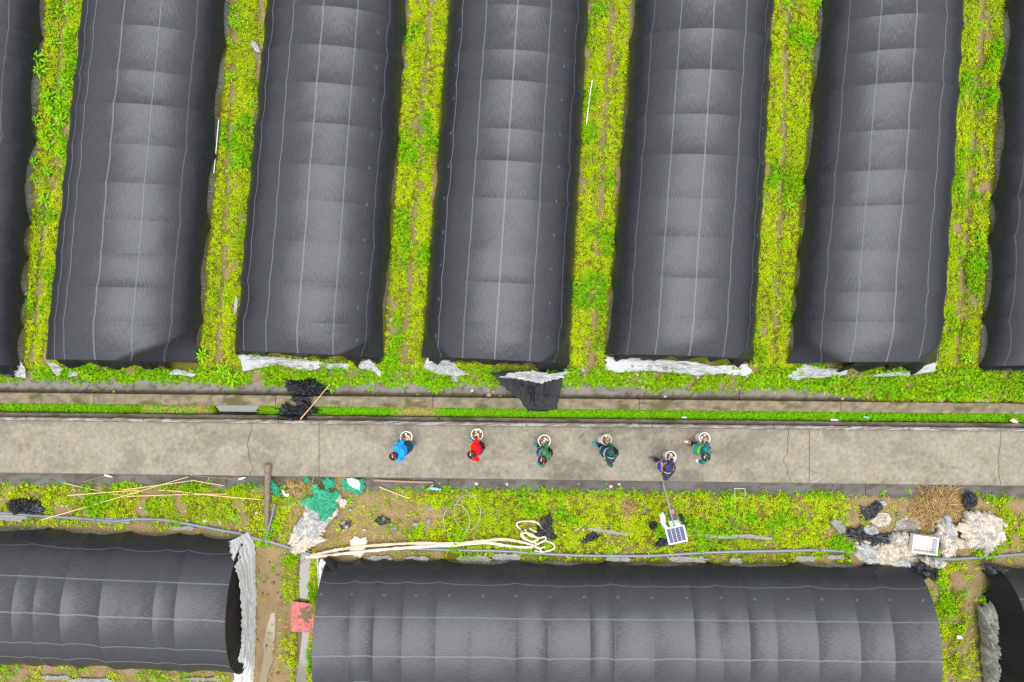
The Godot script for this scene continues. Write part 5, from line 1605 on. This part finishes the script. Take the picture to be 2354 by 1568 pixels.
# ---------- stones, bottles, scraps ----------
func stone_mesh(seed_: int) -> ArrayMesh:
	var v := PackedVector3Array()
	for r in 7:
		var th := PI * r / 6.0
		for k in 10:
			var ph := TAU * k / 10.0
			var d := Vector3(sin(th) * cos(ph), cos(th), sin(th) * sin(ph))
			var f := 1.0 + 0.28 * nw.get_noise_3d(d.x * 40.0 + seed_ * 90.0, d.y * 40.0, d.z * 40.0)
			v.append(d * f * Vector3(1, 0.7, 0.8))
	return grid(v, 7, 10, PackedVector2Array(), PackedColorArray(), true, true)

func build_small() -> void:
	var r := RandomNumberGenerator.new()
	r.seed = 505
	var sm := []
	for k in 5: sm.append(stone_mesh(k))
	# [u, v, size in units, material, height, label index]
	var L := ["flat tan stone holding down a tunnel's white end film", "reddish cobble in the pile on weeds beside the ledge", "river stone lying on the wet ledge beside the drain wall", "stone lying on the concrete footing strip below the lane", "pale stone lying loose on the weedy bank", "pale stone half hidden in clover near the tunnel ends", "brown clod lying on the muddy path beside the puddle", "stone pressed on the clear film hem by the mud path", "brown stone stacked at a tunnel foot between two tunnels"]
	var G := ["stones on end films", "reddish stone pile", "stones on the ledge", "stones on the footing strip", "stones on the bank", "stones in clover", "clods on the mud path", "stones on the film hem", "stones between tunnels"]
	var list := [
		[661, 836, 7, 0, 0.09, 0], [686, 841, 7, 0, 0.09, 0], [719, 842, 9, 0, 0.09, 0], [1017, 852, 4, 0, 0.10, 0], [1492, 842, 8, 0, 0.09, 0], [1527, 845, 10, 1, 0.09, 0], [1452, 840, 7, 1, 0.08, 0], [1838, 851, 8, 0, 0.10, 0], [853, 850, 4, 1, 0.06, 0], [895, 838, 5, 1, 0.05, 0],
		[2245, 907, 6, 0, 0.03, 1], [2257, 903, 6, 0, 0.03, 1], [2266, 909, 6, 0, 0.03, 1], [2243, 921, 7, 0, 0.03, 1], [2254, 920, 6, 0, 0.03, 1], [2264, 923, 7, 0, 0.03, 1], [2274, 905, 4, 0, 0.03, 1], [2288, 912, 5, 0, 0.03, 1], [2278, 918, 4, 0, 0.03, 1], [2307, 907, 5, 0, 0.03, 1], [2342, 919, 5, 2, 0.03, 1],
		[1085, 898, 6, 2, 0.03, 2], [1122, 898, 5, 0, 0.02, 2], [1124, 909, 9, 0, 0.03, 2], [1134, 901, 5, 0, 0.02, 2], [1150, 912, 5, 1, 0.02, 2], [1529, 912, 5, 2, 0.03, 2], [1382, 902, 4, 1, 0.02, 2], [1408, 908, 3, 1, 0.01, 2], [1447, 902, 3, 1, 0.01, 2], [1516, 900, 3, 1, 0.01, 2], [1937, 917, 5, 2, 0.02, 2], [2159, 921, 6, 2, 0.03, 2], [1895, 905, 4, 2, 0.02, 2], [1900, 915, 3, 1, 0.02, 2],
		[1095, 1112, 6, 2, 0.03, 3], [1165, 1113, 5, 2, 0.03, 3], [1071, 1119, 4, 1, 0.02, 3], [1404, 1118, 6, 2, 0.03, 3], [1423, 1113, 5, 2, 0.03, 3], [1330, 1112, 4, 1, 0.02, 3], [1010, 1111, 4, 1, 0.02, 3],
		[474, 1195, 7, 2, 0.03, 4], [327, 1165, 4, 2, 0.03, 4], [148, 1161, 4, 2, 0.03, 4], [158, 1162, 3, 2, 0.03, 4], [374, 1168, 4, 1, 0.03, 4], [392, 1140, 4, 0, 0.03, 4], [547, 1118, 5, 1, 0.03, 4], [592, 1177, 5, 2, 0.03, 4], [791, 1199, 8, 1, 0.04, 4], [798, 1208, 7, 0, 0.04, 4], [992, 1167, 10, 1, 0.04, 4], [986, 1196, 9, 1, 0.04, 4], [1327, 1213, 4, 2, 0.03, 4], [1340, 1215, 4, 2, 0.03, 4], [1484, 1163, 5, 1, 0.03, 4], [508, 1200, 8, 0, 0.03, 4], [830, 1247, 4, 2, 0.1, 4], [1375, 1212, 5, 2, 0.03, 4], [2264, 1153, 4, 2, 0.03, 4], [2270, 1176, 5, 2, 0.03, 4], [2306, 1205, 8, 2, 0.05, 4], [1606, 1224, 5, 2, 0.03, 4], [980, 1258, 4, 1, 0.03, 4], [1040, 1128, 4, 2, 0.03, 4],
		[1464, 860, 5, 2, 0.04, 5], [1603, 867, 5, 2, 0.04, 5], [1527, 878, 3, 2, 0.04, 5], [1906, 866, 5, 2, 0.04, 5], [1985, 870, 6, 1, 0.03, 5], [1998, 862, 5, 1, 0.03, 5], [2013, 880, 4, 1, 0.03, 5], [1520, 853, 3, 1, 0.04, 5], [1340, 850, 7, 0, 0.04, 5], [1345, 862, 6, 0, 0.04, 5],
		[606, 1362, 4, 1, 0.03, 6], [618, 1364, 4, 1, 0.03, 6], [648, 1372, 4, 1, 0.03, 6], [640, 1360, 3, 0, 0.03, 6], [612, 1486, 3, 1, 0.03, 6], [628, 1500, 3, 1, 0.03, 6], [597, 1310, 4, 0, 0.02, 6], [622, 1290, 4, 0, 0.02, 6], [640, 1320, 5, 0, 0.02, 6], [610, 1335, 4, 0, 0.02, 6], [655, 1330, 3, 0, 0.02, 6], [645, 1480, 5, 0, 0.02, 6], [655, 1520, 6, 0, 0.02, 6], [640, 1545, 5, 0, 0.02, 6], [660, 1500, 4, 0, 0.02, 6], [595, 1470, 5, 0, 0.02, 6], [588, 1340, 4, 0, 0.02, 6], [630, 1338, 6, 0, 0.02, 6],
		[584, 1369, 6, 0, 0.10, 7], [582, 1413, 6, 0, 0.10, 7], [584, 1432, 3, 0, 0.09, 7], [582, 1443, 3, 1, 0.09, 7], [578, 1486, 6, 0, 0.10, 7],
		[1378, 800, 6, 0, 0.02, 8], [1376, 812, 6, 0, 0.02, 8], [1385, 818, 5, 1, 0.02, 8], [1382, 808, 6, 0, 0.05, 8], [900, 735, 7, 0, 0.02, 8], [2250, 672, 9, 1, 0.03, 8]]
	var mats := ["stone", "grey_stone", "pale_stone"]
	for s in list:
		var p := gp(s[0], s[1], s[4] * 0.6)
		var sz: String = "tiny" if s[2] < 4 else "small" if s[2] < 6 else "medium" if s[2] < 8 else "large"
		var hue: String = ["tan", "grey", "pale"][s[3]]
		var lb: String = L[s[5]]
		match s[5]:
			0: lb = "%s %s stone weighing down %s" % [sz, hue, nearest(s[0], s[1])]
			1: lb = "%s %s cobble in the stone pile on weeds beside the ledge" % [sz, "reddish" if s[3] == 0 else hue]
			2: lb = "%s %s stone on the wet ledge near %s" % [sz, hue, nearest(s[0], s[1])]
			3: lb = "%s %s stone on the footing strip near %s" % [sz, hue, nearest(s[0], s[1])]
			4: lb = "%s %s stone on the bank beside %s" % [sz, hue, nearest(s[0], s[1])]
			5: lb = "%s %s stone in clover near %s" % [sz, hue, nearest(s[0], s[1])]
			6: lb = "%s brown clod on the mud path %s the red board" % [sz, "on the hose side of" if s[1] < 1420 else "beyond"]
			7: lb = "%s %s stone pressed on the film hem by the mud path" % [sz, hue]
			8: lb = "%s %s stone at a tunnel foot beside the clover strip" % [sz, hue]
		var o := one("stone", sm[r.randi() % 5], M[mats[s[3]]] if s[5] != 6 else M.mud, p, lb, "stone" if s[5] != 6 else "clod", G[s[5]])
		o.basis = Basis(Vector3.UP, r.randf() * TAU).scaled(Vector3.ONE * s[2] / S * 0.85)
	# bottles
	bottle([990, 1121], 1.45, 0.30, "teal_plastic", "white_plastic", "crushed teal plastic bottle lying on the footing strip")
	bottle([1910, 966], 1.57, 0.26, "white_plastic", "red_label", "clear bottle with a red cap and label in the drain weeds", -0.05)
	bottle([1985, 958], 1.4, 0.20, "teal_plastic", "teal_plastic", "small turquoise bottle among the drain weeds", -0.05)
	bottle([1568, 960], 1.6, 0.16, "panel_back", "hose", "small pale blue bottle in the drain grass", -0.05)
	bottle([243, 1090], 1.3, 0.24, "pale_green", "white_plastic", "pale green bottle on the footing strip beside a brown twig")
	bottle([550, 1100], 1.8, 0.22, "pale_green", "panel_back", "flattened pale bottle by the thin brown rods")
	film([[2322, 967], [2330, 962], [2342, 968], [2340, 974], [2330, 972]], "pale leaf-like plastic scrap in the drain weeds", "cream_plastic", 0.03, 3.0, 0.02, 0.12, "plastic_scrap", "plastic")
	film([[2196, 1417 + 44], [2200, 1458], [2210, 1460], [2211, 1466], [2201, 1468]], "small white bottle-like scrap beside the weedy ditch", "white_cloth", 0.04, 3.0, 0.03, 0.04, "plastic_scrap", "plastic")
	film([[2000, 860], [2040, 856], [2062, 854], [2058, 862], [2035, 868], [2012, 866]], "black bowl rim half buried below a white film strip", "black_plastic", 0.03, 2.0, 0.0, 0.02, "bowl_rim", "bowl")
	# wire square on the footing strip
	var f := thing("wire_frame", gp(1700, 1132, 0.03), "small white square wire frame lying on the footing strip", "frame")
	var c := [gp(1688, 1122, 0.05), gp(1712, 1123, 0.05), gp(1711, 1143, 0.05), gp(1687, 1142, 0.05)]
	for k in 4: part(f, "bar", tube([c[k] - f.position, c[(k + 1) % 4] - f.position], 0.0065, 0.0065, 5), M.panel_back)
	# curved black hose end on the ledge
	one("hose_end", tube(smooth_path([gp(178, 899, 0.05), gp(190, 897, 0.05), gp(201, 890, 0.05), gp(206, 880, 0.05)], 6), 0.012, 0.012, 6), M.hose, Vector3.ZERO, "short curved black hose end on the wet ledge", "hose")

func bottle(at: Array, turn: float, l: float, m: String, cap: String, label: String, y := 0.04) -> void:
	var p := gp(at[0], at[1], 0.0)
	p.y = maxf(p.y, 0.0) + y + 0.02
	var t := thing("bottle", p, label, "bottle")
	var r := l * 0.15
	part(t, "body", lathe([Vector2(0.001, 0), Vector2(r, 0.005), Vector2(r, l * 0.2), Vector2(r * 0.9, l * 0.3), Vector2(r, l * 0.4), Vector2(r, l * 0.65), Vector2(r * 0.4, l * 0.88), Vector2(r * 0.38, l * 0.94)], 14), M[m])
	part(t, "cap", lathe([Vector2(r * 0.45, l * 0.92), Vector2(r * 0.45, l), Vector2(0.001, l)], 12), M[cap])
	t.basis = Basis(Vector3.UP, turn) * Basis(Vector3.RIGHT, PI / 2)

# ---------- people with buckets ----------
func cloth_mat(c: Color, rough := 0.85) -> StandardMaterial3D:
	var m := StandardMaterial3D.new()
	m.albedo_color = c.linear_to_srgb()
	m.roughness = rough
	m.metallic_specular = 0.3
	m.rim_enabled = false
	m.cull_mode = BaseMaterial3D.CULL_DISABLED
	return m

func hand_bones(w: Vector3, along: Vector3, across: Vector3, palm: Vector3, curl: float) -> Array:
	# wrist, finger direction, thumb side, palm-facing direction
	var out := []
	var k1 := w + along * 0.075
	out.append([w, w + along * 0.03, 0.024, 0.026])
	for i in 4:
		var o := across * (0.027 - 0.018 * i)
		var l: float = [0.072, 0.080, 0.074, 0.058][i]
		out.append([w + along * 0.015 + o * 0.6, k1 + o, 0.016, 0.0125])
		var d1 := along.rotated(across.normalized(), curl * 0.5) if false else (along * cos(curl * 0.6) + palm * sin(curl * 0.6))
		var d2 := along * cos(curl * 1.5) + palm * sin(curl * 1.5)
		var d3 := along * cos(curl * 2.3) + palm * sin(curl * 2.3)
		var a := k1 + o
		var b := a + d1 * l * 0.45
		var c := b + d2 * l * 0.32
		out.append([a, b, 0.0105, 0.0095])
		out.append([b, c, 0.0095, 0.009])
		out.append([c, c + d3 * l * 0.25, 0.009, 0.0075])
	var tb := w + along * 0.022 + across * 0.026
	var t1 := tb + (across * 0.7 + along * 0.6 + palm * 0.25).normalized() * 0.038
	var t2 := t1 + (along * 0.75 + palm * 0.6).normalized() * 0.03
	out.append([w + along * 0.01, tb, 0.019, 0.016])
	out.append([tb, t1, 0.0145, 0.011])
	out.append([t1, t2, 0.011, 0.009])
	return out

func bucket(at: Vector3, tilt: Basis, mouth: float, m: StandardMaterial3D, grip: Vector3, label: String, mush_label: String, n: int, r: RandomNumberGenerator) -> void:
	var t := thing("bucket", at, label, "bucket", "buckets of mushrooms")
	t.basis = tilt
	var h := 0.33
	var rb := mouth * 0.82
	part(t, "shell", lathe([Vector2(0.001, 0.0), Vector2(rb, 0.0), Vector2(rb + 0.004, 0.01), Vector2(mouth - 0.006, h - 0.02), Vector2(mouth - 0.016, h - 0.012), Vector2(rb - 0.008, 0.014), Vector2(0.001, 0.012)], 32), m)
	part(t, "rim", lathe([Vector2(mouth - 0.016, h - 0.014), Vector2(mouth - 0.014, h + 0.004), Vector2(mouth + 0.006, h + 0.004), Vector2(mouth + 0.010, h - 0.006), Vector2(mouth + 0.006, h - 0.024), Vector2(mouth - 0.004, h - 0.024)], 32), m)
	# bail handle from rim to the gripping hand
	var g := tilt.inverse() * (grip - at)
	var side := Vector3(g.z, 0, -g.x)
	if side.length() < 0.02: side = Vector3(1, 0, 0)
	side = side.normalized() * mouth
	var a := side + Vector3(0, h - 0.03, 0)
	var b := -side + Vector3(0, h - 0.03, 0)
	var pts := []
	for k in 17:
		var s := k / 16.0
		var lin_ := a.lerp(b, s)
		pts.append(lin_ + (g - (a + b) * 0.5) * sin(PI * s))
	part(t, "handle", tube(pts, 0.006, 0.006, 6), M.steel)
	var fill := 0.84
	var fr := lerpf(rb, mouth, fill) - 0.016
	part(t, "compost", lathe([Vector2(fr, h * fill - 0.03), Vector2(fr, h * fill), Vector2(fr * 0.6, h * fill + 0.012), Vector2(0.001, h * fill + 0.016)], 20), bucket_fill)
	for k in n:
		var a2 := r.randf() * TAU
		var d := sqrt(r.randf()) * fr * 0.85
		var p := at + tilt * Vector3(cos(a2) * d, h * fill + 0.015 + 0.02 * r.randf(), sin(a2) * d)
		var o := thing("mushroom", p, mush_label, "mushroom", "mushrooms in the buckets")
		var z := r.randf_range(0.75, 1.25)
		o.basis = (Basis(Vector3.UP, r.randf() * TAU) * Basis(Vector3.RIGHT, r.randf_range(0.2, 1.5))).scaled(Vector3.ONE * z)
		part(o, "stem", mush_stem, mush_pale)
		part(o, "cap", mush_cap, mush_pale if r.randf() < 0.65 else mush_brown)

var bucket_fill: StandardMaterial3D
var mush_pale: StandardMaterial3D
var mush_brown: StandardMaterial3D
var mush_stem: ArrayMesh
var mush_cap: ArrayMesh

func build_people() -> void:
	bucket_fill = cloth_mat(Color(0.14, 0.065, 0.03))
	mush_pale = cloth_mat(Color(0.66, 0.52, 0.38))
	mush_brown = cloth_mat(Color(0.26, 0.13, 0.06))
	mush_stem = lathe([Vector2(0.011, 0.0), Vector2(0.014, 0.006), Vector2(0.015, 0.03), Vector2(0.012, 0.05), Vector2(0.001, 0.052)], 8)
	mush_cap = lathe([Vector2(0.012, 0.034), Vector2(0.030, 0.038), Vector2(0.032, 0.046), Vector2(0.026, 0.058), Vector2(0.012, 0.066), Vector2(0.001, 0.068)], 10)
	var black := Color(0.012, 0.012, 0.014)
	var teal := Color(0.02, 0.22, 0.28)
	# u, v of the spot stood on; bucket offset (dx, dz); turn; stride; colours
	var who := [
		{"u": 937, "v": 1018, "b": Vector2(0.03, -0.27), "turn": 0.22, "stride": 0.20, "jacket": Color(0.015, 0.24, 0.72), "legs": Color(0.02, 0.05, 0.06), "boots": Color(0.015, 0.26, 0.44), "cuff": Color(0.02, 0.20, 0.20), "hat": "round", "band": Color(0.62, 0.02, 0.02), "panel": [Color(0.02, 0.12, 0.13), Color(0.25, 0.30, 0.27), Color(0.02, 0.02, 0.025)], "lean": 0.09, "left": Vector3(-0.14, 0.86, 0.16), "label": "person in a bright blue jacket and black round hat carrying a bucket", "pail": "white bucket carried by the person in the bright blue jacket", "mouth": 0.165, "tilt": Vector2(0.0, 0.02), "n": 12},
		{"u": 1100, "v": 1017, "b": Vector2(-0.02, -0.34), "turn": 0.05, "stride": 0.12, "jacket": Color(0.68, 0.006, 0.012), "legs": Color(0.03, 0.02, 0.03), "boots": Color(0.02, 0.32, 0.36), "cuff": Color(0.02, 0.02, 0.03), "hat": "round", "band": Color(0.65, 0.02, 0.02), "panel": [Color(0.75, 0.30, 0.01), Color(0.62, 0.02, 0.06), Color(0.75, 0.35, 0.02)], "lean": 0.05, "left": Vector3(-0.10, 0.80, 0.27), "label": "person in a red jacket with an orange apron carrying a bucket", "pail": "white bucket carried by the person in the red jacket", "mouth": 0.160, "tilt": Vector2(-0.06, 0.06), "n": 14},
		{"u": 1250, "v": 1030, "b": Vector2(0.0, -0.32), "turn": -0.08, "stride": 0.16, "jacket": Color(0.045, 0.14, 0.06), "legs": Color(0.012, 0.012, 0.02), "boots": Color(0.01, 0.20, 0.25), "cuff": Color(0.03, 0.25, 0.62), "hat": "round", "band": Color(0.75, 0.015, 0.01), "panel": [Color(0.03, 0.05, 0.30), Color(0.30, 0.42, 0.03), Color(0.02, 0.02, 0.02)], "lean": 0.04, "left": Vector3(-0.22, 0.84, 0.26), "label": "person in a mossy green jacket with blue cuffs and red-lined black hat", "pail": "white bucket carried by the person with blue cuffs", "mouth": 0.168, "tilt": Vector2(0.16, 0.14), "n": 9},
		{"u": 1394, "v": 1029, "b": Vector2(-0.06, -0.34), "turn": -0.10, "stride": 0.28, "jacket": Color(0.022, 0.065, 0.045), "legs": Color(0.01, 0.012, 0.014), "boots": Color(0.015, 0.20, 0.25), "cuff": Color(0.02, 0.42, 0.22), "hat": "scarf", "band": Color(0.05, 0.45, 0.25), "panel": [Color(0.02, 0.05, 0.045), Color(0.30, 0.38, 0.55), Color(0.02, 0.02, 0.03)], "lean": 0.03, "left": Vector3(-0.10, 0.92, 0.24), "label": "person in dark green clothes and a black headscarf carrying a clear bucket", "pail": "greyish see-through bucket carried by the person in dark green", "mouth": 0.150, "tilt": Vector2(0.34, 0.16), "n": 8},
		{"u": 1522, "v": 1062, "b": Vector2(0.16, -0.28), "turn": -0.12, "stride": 0.26, "jacket": Color(0.030, 0.036, 0.095), "legs": Color(0.02, 0.015, 0.03), "boots": Color(0.07, 0.08, 0.10), "cuff": Color(0.10, 0.11, 0.13), "hat": "scarf", "band": Color(0.45, 0.22, 0.30), "panel": [Color(0.01, 0.06, 0.36), Color(0.70, 0.32, 0.01), Color(0.02, 0.05, 0.30)], "lean": 0.12, "left": Vector3(-0.16, 0.86, -0.05), "label": "person in a navy jacket, orange collar and blue skirt carrying a bucket", "pail": "white bucket carried by the person in the navy jacket", "mouth": 0.150, "tilt": Vector2(0.12, 0.14), "n": 12},
		{"u": 1602, "v": 1024, "b": Vector2(0.10, -0.32), "turn": -0.10, "stride": 0.24, "jacket": Color(0.02, 0.13, 0.13), "legs": Color(0.02, 0.03, 0.03), "boots": Color(0.66, 0.40, 0.34), "cuff": Color(0.65, 0.65, 0.65), "hat": "round", "band": Color(0.03, 0.40, 0.22), "panel": [Color(0.02, 0.30, 0.16), Color(0.40, 0.42, 0.03), Color(0.015, 0.05, 0.36)], "lean": 0.08, "left": Vector3(-0.20, 0.80, 0.27), "label": "person in a teal jacket and pink boots carrying a full bucket", "pail": "white bucket carried by the person in pink boots", "mouth": 0.160, "tilt": Vector2(0.16, 0.10), "n": 16}]
	var r := RandomNumberGenerator.new()
	r.seed = 99
	var skin := cloth_mat(Color(0.50, 0.26, 0.15), 0.6)
	var clear := cloth_mat(Color(0.42, 0.42, 0.38), 0.3)
	for w in who:
		var p := P(w.u, w.v, 0.2)
		p.y = 0.2
		var o := thing("person", p, w.label, "person", "people carrying buckets along the lane")
		o.rotation.y = w.turn
		o.scale = Vector3.ONE * 0.93
		var inv := Basis(Vector3.UP, -w.turn)
		var le: float = w.lean
		var st: float = w.stride
		# joints; the person faces -x, right side is -z
		var pelvis := Vector3(0.02, 0.82, 0)
		var chest := Vector3(-0.02 - le * 0.5, 1.12, 0)
		var neck := Vector3(-0.03 - le, 1.29, 0)
		var head := Vector3(-0.06 - le * 1.2, 1.42, 0)
		var shr := Vector3(-0.03 - le, 1.24, -0.165)
		var shl := Vector3(-0.03 - le, 1.24, 0.165)
		var bk: Vector3 = inv * Vector3(w.b.x, 0, w.b.y)
		var grip := Vector3(bk.x, 0.665, bk.z)
		var handr := grip + (shr - grip).normalized() * 0.085
		var elr := shr.lerp(handr, 0.52) + Vector3(0.05, 0.0, -0.03)
		var handl: Vector3 = w.left
		var ell := shl.lerp(handl, 0.5) + Vector3(0.09, -0.04, 0.06)
		var hips := [Vector3(0.02, 0.80, -0.085), Vector3(0.02, 0.80, 0.085)]
		var knees := [Vector3(-st * 0.55 - 0.02, 0.43, -0.09), Vector3(st * 0.35, 0.43, 0.09)]
		var ankles := [Vector3(-st, 0.09, -0.09), Vector3(st, 0.11, 0.09)]
		# skin: one continuous body, finer head and hands
		var s := Shape.new()
		field_mesh([
			[pelvis + Vector3(0, 0, -0.06), chest + Vector3(0, 0, -0.06), 0.095, 0.10], [pelvis + Vector3(0, 0, 0.06), chest + Vector3(0, 0, 0.06), 0.095, 0.10], [chest, neck, 0.11, 0.05],
			[neck, head + Vector3(0.01, -0.03, 0), 0.046, 0.05], [shr, shl, 0.055, 0.055], [shr, elr, 0.046, 0.038], [elr, handr, 0.037, 0.026], [shl, ell, 0.046, 0.038], [ell, handl, 0.037, 0.026],
			[hips[0], knees[0], 0.078, 0.052], [knees[0], ankles[0], 0.052, 0.036], [hips[1], knees[1], 0.078, 0.052], [knees[1], ankles[1], 0.052, 0.036]], 0.024, 0.04, s)
		var hf := Vector3(-1, -0.1, 0).normalized()       # the way the face looks
		var hc := head
		field_mesh([
			[hc + Vector3(0.02, 0.02, 0), hc + Vector3(-0.015, 0.02, 0), 0.088, 0.086], [hc + Vector3(-0.035, -0.03, 0), hc + Vector3(-0.055, -0.075, 0), 0.060, 0.036], [hc + Vector3(-0.095, 0.012, 0), hc + Vector3(-0.112, -0.022, 0), 0.011, 0.016],
			[hc + Vector3(-0.088, 0.03, -0.035), hc + Vector3(-0.088, 0.03, 0.035), 0.014, 0.014], [hc + Vector3(-0.088, -0.05, -0.016), hc + Vector3(-0.088, -0.05, 0.016), 0.012, 0.012],
			[hc + Vector3(0.005, -0.01, -0.086), hc + Vector3(0.012, 0.02, -0.092), 0.014, 0.016], [hc + Vector3(0.005, -0.01, 0.086), hc + Vector3(0.012, 0.02, 0.092), 0.014, 0.016],
			[hc + Vector3(0.01, -0.07, 0), neck, 0.048, 0.048]], 0.009, 0.018, s)
		var dr := (grip - handr).normalized()
		field_mesh(hand_bones(handr, dr, Vector3(-1, 0, 0), Vector3(0, 0, 1), 0.95), 0.0055, 0.008, s)
		var dl := (handl - ell).normalized()
		field_mesh(hand_bones(handl, dl, Vector3(-1, 0, 0).slide(dl).normalized(), Vector3(0, 0, -1).slide(dl).normalized(), 0.4), 0.0055, 0.008, s)
		var bodym := part(o, "body", arrays(s.v, s.i), skin)
		bodym.name = "body"
		for e in [-1, 1]:
			part(o, "eye", lathe([Vector2(0.001, -0.009), Vector2(0.008, -0.004), Vector2(0.009, 0.0), Vector2(0.008, 0.004), Vector2(0.001, 0.009)], 8), cloth_mat(Color(0.02, 0.015, 0.012), 0.2), hc + Vector3(-0.094, 0.008, e * 0.031))
		part(o, "mouth", box(Vector3(0.008, 0.007, 0.04)), cloth_mat(Color(0.36, 0.10, 0.09)), hc + Vector3(-0.099, -0.055, 0))
		# clothes
		var jm := cloth_mat(w.jacket)
		var wr := elr.lerp(handr, 0.80)
		var wl := ell.lerp(handl, 0.80)
		part(o, "jacket", body([
			[pelvis + Vector3(0, -0.06, -0.065), chest + Vector3(0, 0, -0.06), 0.125, 0.120], [pelvis + Vector3(0, -0.06, 0.065), chest + Vector3(0, 0, 0.06), 0.125, 0.120], [chest + Vector3(0.03, 0.02, 0), neck + Vector3(0.02, -0.05, 0), 0.125, 0.085],
			[shr, shl, 0.074, 0.074], [shr, elr, 0.068, 0.056], [elr, wr, 0.056, 0.046], [shl, ell, 0.068, 0.056], [ell, wl, 0.056, 0.046]], 0.017, 0.045), jm)
		part(o, "collar", tube(ring(neck + Vector3(0.005, -0.015, 0), 0.062, 0.07, 14), 0.017, 0.017, 6), cloth_mat(w.panel[1] if w.u != 1522 else Color(0.72, 0.13, 0.04)))
		var cm := cloth_mat(w.cuff)
		part(o, "cuff", body([[elr.lerp(handr, 0.70), elr.lerp(handr, 0.86), 0.053, 0.050]], 0.012, 0.01), cm)
		part(o, "cuff", body([[ell.lerp(handl, 0.70), ell.lerp(handl, 0.86), 0.053, 0.050]], 0.012, 0.01), cm)
		var lm := cloth_mat(w.legs)
		part(o, "trousers", body([
			[hips[0] + Vector3(0, 0.05, 0), knees[0], 0.105, 0.078], [knees[0], ankles[0] + Vector3(0, 0.06, 0), 0.078, 0.066], [hips[1] + Vector3(0, 0.05, 0), knees[1], 0.105, 0.078], [knees[1], ankles[1] + Vector3(0, 0.06, 0), 0.078, 0.066]], 0.018, 0.03), lm)
		# banded apron skirt hanging from the waist
		var v := PackedVector3Array()
		var cc := PackedColorArray()
		var rows := 13
		for k in rows:
			var t := float(k) / (rows - 1)
			for j in 37:
				var a := TAU * j / 36.0
				var fold := 1.0 + 0.05 * t * sin(a * 9.0 + w.u)
				var rx := lerpf(0.150, 0.20 + st * 0.40, t) * fold
				var rz := lerpf(0.185, 0.20, t) * fold
				v.append(Vector3(0.02 + cos(a) * rx - 0.02 * t, lerpf(0.92, 0.50, t), sin(a) * rz))
				var c: Color = w.legs
				if cos(a) < 0.25: c = w.panel[0]
				if t > 0.22 and t < 0.36 and cos(a) < 0.25: c = w.panel[1]
				if t > 0.80: c = w.panel[2]
				if t > 0.90 and t < 0.96: c = w.panel[1]
				cc.append(c)
		var sk := cloth_mat(Color.WHITE)
		sk.vertex_color_use_as_albedo = true
		part(o, "apron_skirt", grid(v, rows, 37, PackedVector2Array(), cc, true), sk)
		var bm := cloth_mat(w.boots, 0.35)
		for k in 2:
			var A: Vector3 = ankles[k]
			var toe := -0.15
			part(o, "boot", body([[A + Vector3(0.01, 0.12, 0), A + Vector3(0.01, -0.02, 0), 0.066, 0.056], [A + Vector3(0.035, -0.045, 0), A + Vector3(toe * 0.5, -0.05, 0), 0.040, 0.042], [A + Vector3(toe * 0.5, -0.05, 0), A + Vector3(toe, -0.055, 0), 0.043, 0.032]], 0.012, 0.02), bm)
		if w.hat == "round":
			var hm := cloth_mat(black, 0.7)
			part(o, "hair", body([[hc + Vector3(0.045, 0.01, 0), hc + Vector3(0.03, 0.05, 0), 0.078, 0.076]], 0.012, 0.02), cloth_mat(black, 0.5))
			part(o, "hat", lathe([Vector2(0.001, 0.062), Vector2(0.055, 0.060), Vector2(0.072, 0.070), Vector2(0.094, 0.090), Vector2(0.114, 0.088), Vector2(0.126, 0.062), Vector2(0.112, 0.025), Vector2(0.100, 0.008), Vector2(0.086, 0.008)], 26, 1.06, 1.0), hm, hc + Vector3(0, 0.035, 0))
			var arc := []
			for k in 12:
				var a := -1.9 + 3.0 * k / 11.0
				arc.append(Vector3(cos(a) * 0.062, 0.075, sin(a) * 0.060))
			part(o, "hat_band", tube(arc, 0.0065, 0.0065, 6), cloth_mat(w.band), hc + Vector3(0, 0.035, 0))
			for e in [0, 11]:
				var q: Vector3 = arc[e] * Vector3(1.35, 1.0, 1.35) + Vector3(0, 0.012, 0)
				part(o, "hat_trim", tube([q, q * Vector3(1.25, 0.98, 1.25)], 0.010, 0.007, 5), cloth_mat(Color(0.72, 0.52, 0.08)), hc + Vector3(0, 0.035, 0))
		else:
			var hm := cloth_mat(Color(0.022, 0.023, 0.030), 0.8)
			part(o, "headscarf", body([[hc + Vector3(-0.02, 0.05, 0), hc + Vector3(0.04, 0.045, 0), 0.098, 0.096], [hc + Vector3(-0.04, 0.11, 0), hc + Vector3(-0.13, 0.10, 0.02), 0.05, 0.022], [hc + Vector3(0.06, 0.06, -0.03), hc + Vector3(0.13, 0.0, -0.02), 0.06, 0.035], [hc + Vector3(0.02, 0.10, 0.07), hc + Vector3(0.0, 0.09, 0.125), 0.05, 0.02]], 0.012, 0.02), hm)
			part(o, "scarf_band", tube([hc + Vector3(-0.085, 0.10, -0.07), hc + Vector3(-0.02, 0.145, -0.055), hc + Vector3(0.06, 0.138, -0.06), hc + Vector3(0.10, 0.10, -0.07)], 0.014, 0.012, 6), cloth_mat(w.band))
		# bucket in the right hand
		var gw := o.transform * grip
		var tb := Basis(Vector3(1, 0, 0), -w.tilt.y) * Basis(Vector3(0, 0, 1), -w.tilt.x)
		var at: Vector3 = gw + Vector3(0, -0.165, 0) - tb * Vector3(0, 0.33, 0)
		bucket(at, tb, w.mouth, M.white_plastic if w.u != 1394 else clear, gw, w.pail, "cut mushroom in the " + w.pail.replace("carried by", "held by"), w.n, r)

func ring(c: Vector3, rx: float, rz: float, n: int) -> Array:
	var out := []
	for k in n + 1:
		var a := TAU * k / n
		out.append(c + Vector3(cos(a) * rx, 0.012 * cos(a), sin(a) * rz))
	return out
